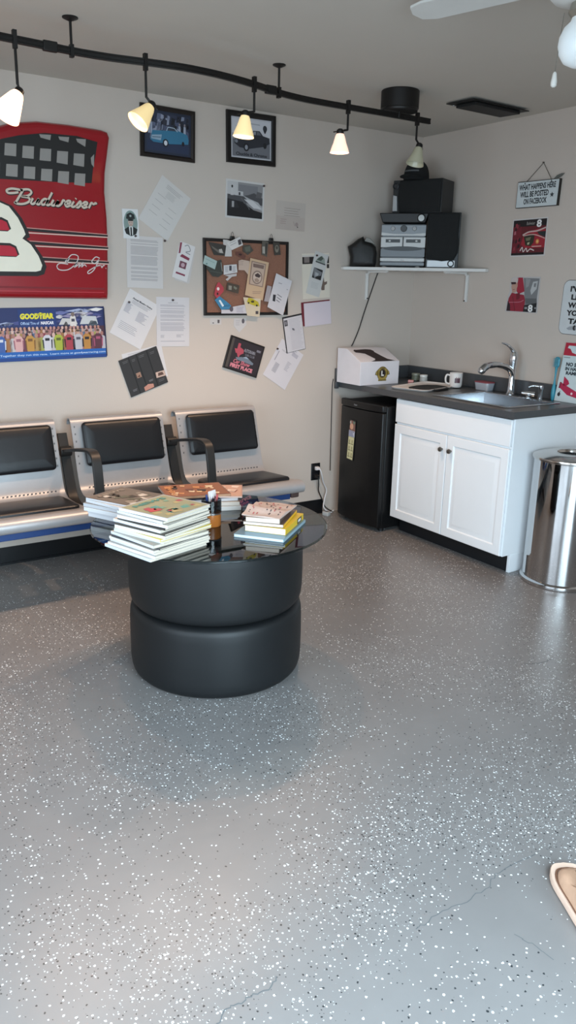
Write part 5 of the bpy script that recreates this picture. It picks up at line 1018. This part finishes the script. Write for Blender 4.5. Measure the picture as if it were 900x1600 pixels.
a.poly([(-.112, .110), (-.100, .110), (-.106, .074), (-.116, .076)], '#7c1836', 2); a.stroke([(-.10, .06), (-.105, .045)], .004, '#2f2228', 1, False); a.poly(ellipse(-.105, .040, .010, .012, 12), '#2f2a30', 2); a.poly(ellipse(-.02, .052, .007, .007, 12), '#e6cdd4', 2); a.poly([(.03, .075), (.11, .110), (.118, .100), (.05, .064)], PL, 2); a.stroke([(.04, .070), (.07, .092)], .004, '#2f2a30', 3, False)
o_ = a.build('printed_panel', ns, smooth=False); o_.matrix_local = Matrix.Rotation(R(-90), 4, 'Z') @ Matrix.Rotation(R(90-7.5), 4, 'X')
m_ = MB(); m_.prism([(-.004, .0), (.024, .0), (.024, .005), (.016, .005), (.012, .12), (.006, .12)], -.02, .02, M('#c6d2d4', .45), Matrix(((1,0,0,0.0),(0,0,1,-.0),(0,1,0,0),(0,0,0,1))) ); st_ = m_.build('stand', ns); st_.location = (.006, 0, 0)

# ------------------------------------------------------------------ things on the glass table
def mag(label, x, y, z, rot, w_, l_, t_, cover, spine, draw=None, name='magazine', cat='magazine', group=None, pages='#d6d2cc', curl=0.0):
    """x along the spine-to-fore-edge width w_, y along the spine length l_; spine at -x"""
    o_ = thing(name, label, cat, (x, y, z), (0, 0, R(rot)), group)
    m_ = MB(); c_ = min(.0009, t_*.2)
    m_.span(-w_/2+.0015, w_/2-.002, -l_/2+.002, l_/2-.002, c_, t_-c_, M(pages, .8, var=.10, scale=90)); m_.build('pages', o_, smooth=False)
    m_ = Art(t_); cm = M(cover, .3, var=.08, scale=12)
    pr = [(w_/2, 0), (-w_/2+.001, 0), (-w_/2, c_*1.2), (-w_/2, t_-c_*1.2), (-w_/2+.001, t_), (w_/2, t_), (w_/2, t_-c_*.9), (-w_/2+.0015, t_-c_*.9), (-w_/2+.0015, c_*.9), (w_/2, c_*.9)]
    m_.prism(pr, -l_/2, l_/2, cm, Matrix(((1,0,0,0),(0,0,-1,0),(0,1,0,0),(0,0,0,1))))
    m_.span(-w_/2-.0004, -w_/2-.0001, -l_/2+.001, l_/2-.001, .0004, t_-.0004, M(spine, .45, var=.05))
    if draw: m_.z0 = t_; draw(m_, w_, l_)
    m_.build('cover', o_, smooth=False); return o_
rnd = random.Random(21)
def cover_art(seed, cols):
    def d_(m_, w_, l_):
        r_ = random.Random(seed); m_.rect(-w_/2+.006, w_/2-.006, -l_/2+.006, l_/2-.006, cols[0], 1)
        for i in range(26):
            x, y = r_.uniform(-w_/2+.03, w_/2-.03), r_.uniform(-l_/2+.03, l_/2-.03); s_ = r_.uniform(.008, .024)
            m_.poly([(x-s_, y-s_*.5), (x+s_*.7, y-s_), (x+s_, y+s_*.7), (x-s_*.4, y+s_*.8)], r_.choice(cols[1:]), 2+i % 4)
        m_.text('NEWS', 0, l_/2-.05, .022, cols[1], 7, w=w_*.7, bold=.04, align='C', rot=0)
    return d_
MAP = ['#9a9a7c', '#4a8f86', '#5aa096', '#3f7f7c', '#a8505a', '#b8a878', '#7ba38c', '#8a8c64', '#c0404c']
# tall front pile: long edge runs towards the viewer, spines to the left
z = ZT
specs = [('pale blue spine, lowest of all', .009, '#ccd4de'), ('white spine with a bent corner, above the lowest', .009, '#dfe2e8'), ('white spine, third from the bottom', .009, '#d8dce2'), ('white spine, fourth from the bottom', .008, '#dfe2e8'), ('thin dark cover in the lower third', .004, '#3c3f44'), ('pale spine just above the thin dark cover', .009, '#d3d7de'), ('cover with black numerals at the front edge', .009, '#cfd2d8'), ('yellow edged cover at mid height', .008, '#d8d4c8'), ('white spine just above the yellow edged cover', .009, '#e0e3e8'), ('thin dark brown cover above mid height', .005, '#4a4640'), ('white spine, fifth from the top', .009, '#d9dde4'), ('black edged cover, fourth from the top', .007, '#33312f'), ('white spine, third from the top', .009, '#dfe3ea'), ('brown striped cover, second from the top', .009, '#cfd3da')]
for i, (d, t_, sp) in enumerate(specs):
    dx, dy = rnd.uniform(-.009, .009), rnd.uniform(-.009, .009); f_ = i/13; i -= 2
    edge = {5: '#d8bf2e', 2: '#2a2c30', 9: '#1f1d1c', 7: '#3a3430', 11: '#6d6658'}.get(i, '#b9b4ac' if i % 2 else '#c9c4bc')
    fn = (lambda m_, w_, l_: (m_.text('17', -.02, -l_/2+.01, .03, '#1b1b1e', 3, bold=.05))) if i == 4 else None
    mag('magazine in the tall front pile, '+d, -2.763+.025*f_+dx, -1.778-.014*f_+dy, z, 15+8*f_+rnd.uniform(-4, 4), .266-.030*f_, .254-.026*f_, t_*1.18, edge, sp, fn, group='magazines in the tall front pile', pages='#cdc2b2'); z += t_*1.18+.0004
mag('magazine with a green and red map cover on top of the tall front pile', -2.738, -1.792, z, 23.5, .234, .228, .0105, '#c9cdd2', '#dfe3ea', cover_art(4, MAP), group=None, pages='#c9bda8')
# pile behind on the left
z = ZT
for i in range(5):
    t_ = (.015, .014, .016, .014, .012)[i]
    mag('magazine in the left pile, '+('bottom one', 'second from the bottom', 'middle one', 'second from the top', 'thin one below the grey top cover')[i], -2.705+rnd.uniform(-.012, .012), -1.375+rnd.uniform(-.01, .01), z, 22+rnd.uniform(-7, 7), .215, .275, t_, ('#b9b6b4', '#6a6666', '#c9c6c4', '#8c8a88', '#d0cecc')[i], ('#d6d8dd', '#c9ccd2', '#dcdee2', '#c4c7cd', '#d9dbe0')[i], None, group='magazines in the left pile'); z += t_+.0004
mag('magazine with a grey photographic cover on top of the left pile', -2.70, -1.365, z, 27, .215, .275, .007, '#6d655f', '#cfd2d8', cover_art(8, ['#6b645e', '#8c857c', '#4a4641', '#a39d96', '#5a5c50', '#c4c0ba', '#3a3734']), group=None)
# pile at the back
z = ZT
BRN = ['#8d5a40', '#c98a5a', '#2e2424', '#d9b48a', '#6a4038', '#b0603c', '#e0c8a8', '#4a4a55']
mag('white magazine at the bottom of the back pile', -2.36, -1.365, z, 72, .215, .280, .018, '#cfcac4', '#d9d4ce', None, group='magazines in the back pile'); z += .0185
mag('cream magazine second from the bottom in the back pile', -2.345, -1.350, z, 66, .212, .275, .016, '#b89c84', '#d0c4b8', None, group='magazines in the back pile'); z += .0165
mag('blue grey magazine in the middle of the back pile', -2.365, -1.345, z, 75, .21, .275, .013, '#5c6478', '#c9c4c4', None, group='magazines in the back pile'); z += .0135
mag('pinkish magazine sticking out right near the top of the back pile', -2.315, -1.345, z, 60, .20, .27, .007, '#c39a8a', '#d9b8a8', cover_art(15, ['#c9a08c', '#b0705c', '#e4d0c4', '#8c4a3c', '#d8b49c']), group=None); z += .0075
mag('magazine with a busy orange and brown cover on top of the back pile', -2.395, -1.335, z, 76, .21, .275, .010, '#7c5240', '#b98a68', cover_art(31, BRN), group=None)
# pencil jar
pj = thing('pencil_jar', 'glass jar with an amber lower half holding pens', 'jar', (-2.474, -1.645, ZT))
MB().lathe([(.001, 0), (.036, 0), (.038, .003), (.038, .052), (.001, .053)], M('#a4602a', .3, var=.15, scale=40), seg=32, cap=False).build('amber_filling', pj)
MB().lathe([(.0385, .0535), (.040, .055), (.040, .105), (.0385, .107), (.037, .105), (.037, .056)], glass_mat('jar_glass', '#a7adb2', rough=.05), seg=36, cap=False).build('glass_rim', pj)
m_ = MB().lathe([(.0402, .050), (.0412, .052), (.0402, .055)], M('#5d5f60', .3, .5), seg=36, cap=False); m_.build('band', pj)
def pen(dx, dy, tx, ty, c_, c2, label, l_=.12):
    t = thing('pen', label, 'pen', (-2.474+dx, -1.645+dy, ZT+.0545), (R(tx), R(ty), 0), 'pens in the amber jar')
    MB().lathe([(.0015, 0), (.004, .008), (.0042, l_*.7), (.004, l_*.72)], M(c_, .35), seg=10).build('barrel', t); MB().lathe([(.0046, l_*.7), (.0046, l_*.97), (.003, l_)], M(c2, .3), seg=10).build('pen_cap', t)
pen(-.012, .008, 8, -8, '#22305a', '#28386e', 'dark blue pen leaning left in the amber jar', .075); pen(.004, .010, -6, 6, '#e6e6e6', '#d8d8da', 'white pen standing in the amber jar', .07); pen(-.004, -.012, 5, 3, '#1b1b1e', '#1b1b1e', 'short black pen at the front of the amber jar', .06); pen(.014, -.006, -4, 10, '#7a3a3c', '#b04a4c', 'red pen leaning right in the amber jar', .07)
a = Art(0.0); a.pillow(rrect(.048, .075, .002, 2), [(0, 0), (0, .001)], M('#e6dcd8', .5)); a.z0 = .001; a.stroke([(-.014, -.012), (.0, .012), (.004, -.012), (.016, .012)], .006, '#a03a48', 1); a.stroke([(-.010, .0), (.012, .0)], .004, '#6a2030', 2, False)
o_ = a.build('greeting_card', smooth=False); o_.location = (-2.460, -1.630, ZT+.098); o_.rotation_euler = (R(82), 0, R(25)); prop(o_, 'small white card with red scribble stuck upright in the amber jar', 'card')
# right pile
z = ZT
def bk(label, x, y, z, rot, w_, l_, t_, c_, sp, draw=None, name='paperback', pages='#dcd8d2'): return mag(label, x, y, z, rot, w_, l_, t_, c_, sp, draw, name, 'book', None, pages)
bk('thin light blue picture book at the bottom of the right pile', -2.300, -1.810, z, 129, .200, .285, .012, '#6f8d9b', '#8fa9b5', None, 'picture_book', '#c9d4da'); z += .0125
bk('thick book with yellow and black spine on the light blue book', -2.275, -1.800, z, 129+0, .165, .235, .024, '#d9b42c', '#d9b42c', lambda m_, w_, l_: (m_.span(-w_/2-.0008, -w_/2-.0002, -l_/2+.03, -l_/2+.085, .002, .0225, M('#1c1a18', .4)), m_.span(-w_/2-.0012, -w_/2-.0009, -l_/2+.04, -l_/2+.075, .007, .018, M('#e4e0d8', .5))), pages='#dfe3e6'); z += .0245
bk('yellow spined book second from the top of the right pile', -2.285, -1.785, z, 133, .160, .225, .012, '#6d5548', '#e0b02c', None, pages='#e0d8d0'); z += .0125
bk('thick pale book under the crumpled catalogue in the right pile', -2.295, -1.785, z, 135, .135, .205, .018, '#a89a8c', '#5a4a42', None, pages='#e0cfc0'); z += .0185
ct_ = thing('crumpled_catalogue', 'crumpled newsprint catalogue with red and black print topping the right pile', 'catalogue', (-2.290, -1.785, z), (0, 0, R(38)))
m_ = MB(); nx, ny = 14, 10; vs = []; 
def hgt(u, v): return .004+.022*math.exp(-((u-.35)**2)/.02)*(.35+.65*v)+.010*math.exp(-((u-.7)**2)/.03)*v+.003*math.sin(9*u+4*v)**2
for lay_ in (1, 0):
    for j in range(ny+1):
        for i in range(nx+1):
            u, v = i/nx, j/ny; h_ = hgt(u, v) if lay_ else .0005
            vs.append(((u-.5)*.21*(1-.04*v), (v-.5)*.155, h_))
N_ = (nx+1)*(ny+1); fs = []; mi_ = []
for j in range(ny):
    for i in range(nx):
        b_ = j*(nx+1)+i; fs.append((b_, b_+1, b_+nx+2, b_+nx+1)); fs.append((N_+b_, N_+b_+nx+1, N_+b_+nx+2, N_+b_+1))
for i in range(nx): fs.append((i, N_+i, N_+i+1, i+1)); t_ = ny*(nx+1)+i; fs.append((t_, t_+1, N_+t_+1, N_+t_))
for j in range(ny): b_ = j*(nx+1); fs.append((b_, b_+nx+1, N_+b_+nx+1, N_+b_)); t_ = b_+nx; fs.append((t_, N_+t_, N_+t_+nx+1, t_+nx+1))
NEWS = M('#c4ada2', .8, var=.12, scale=60); m_.add(vs, fs, NEWS)
rn = random.Random(2)
for k in range(46):
    u, v = rn.uniform(.06, .9), rn.uniform(.08, .9); du, dv = rn.uniform(.02, .07), rn.uniform(.02, .035)
    q4 = [(u, v), (u+du, v), (u+du, v+dv), (u, v+dv)]
    m_.add([((a_-.5)*.21*(1-.04*b_), (b_-.5)*.155, hgt(a_, b_)+.0016) for a_, b_ in q4], [(0, 1, 2, 3)], M(rn.choice(['#3a2a2c', '#5a3a3c', '#a03a48', '#b8505a', '#4a4448', '#b0605c']), .8))
m_.build('newsprint', ct_)

# ------------------------------------------------------------------ shoe of the photographer
TAN = M('#d3ab8f', .75, var=.08, scale=60, bump=.3); SOLE = M('#e0c3b0', .7)
shoe = thing('tan_shoe', 'tan leather shoe with stitched edge and pale sole, cut by the frame edge', 'shoe', (-2.312, -3.347, 0), (0, 0, R(58)))
def sole_out(s_): return [(p.x*s_, p.y*s_) for p in catmull([(.145, .0, 0), (.135, .035, 0), (.085, .052, 0), (.0, .046, 0), (-.09, .038, 0), (-.145, .028, 0), (-.158, .0, 0), (-.145, -.028, 0), (-.09, -.036, 0), (.0, -.042, 0), (.085, -.050, 0), (.135, -.034, 0), (.145, 0, 0)], 4)][:-1]
MB().pillow(sole_out(1), [(.004, 0), (0, .004), (0, .020), (.002, .023)], SOLE).build('sole', shoe)
m_ = MB(); so_ = sole_out(1); n_ = len(so_); rg = []
for k, (s_, z_) in enumerate(((.80, .0232), (.80, .030), (.77, .040), (.70, .050), (.58, .058), (.40, .062))):
    rg.append([(x*s_-(1-s_)*.04, y*s_, .0232+(z_-.0232)*(1.0+1.1*max(0, min(1, (.06-x)/.12)))) for x, y in so_])
m_.rings(rg, TAN); m_.build('upper', shoe)
m_ = MB(); m_.tube([(x*.82, y*.82, .0250) for x, y in so_+so_[:1]], .0028, M('#7a5642', .8), seg=6); prop(m_.build('welt', shoe), 'dark brown stitched welt')
m_ = MB()
for k in range(5): m_.tube([(.02-.022*k, -.022, .098+.006*k), (.02-.022*k+.004, 0, .108+.006*k), (.02-.022*k, .022, .098+.006*k)], .003, M('#8a6a52', .8), seg=6)
m_.build('laces', shoe)
m_ = MB(); m_.lathe([(.036, 0), (.040, .004), (.039, .012), (.034, .012), (.030, .002)], M('#8a6a52', .8), T((-.10, 0, .118), (0, R(8), 0)) @ Matrix.Diagonal((1.25, .85, 1, 1)), seg=24, cap=False); m_.build('collar', shoe)
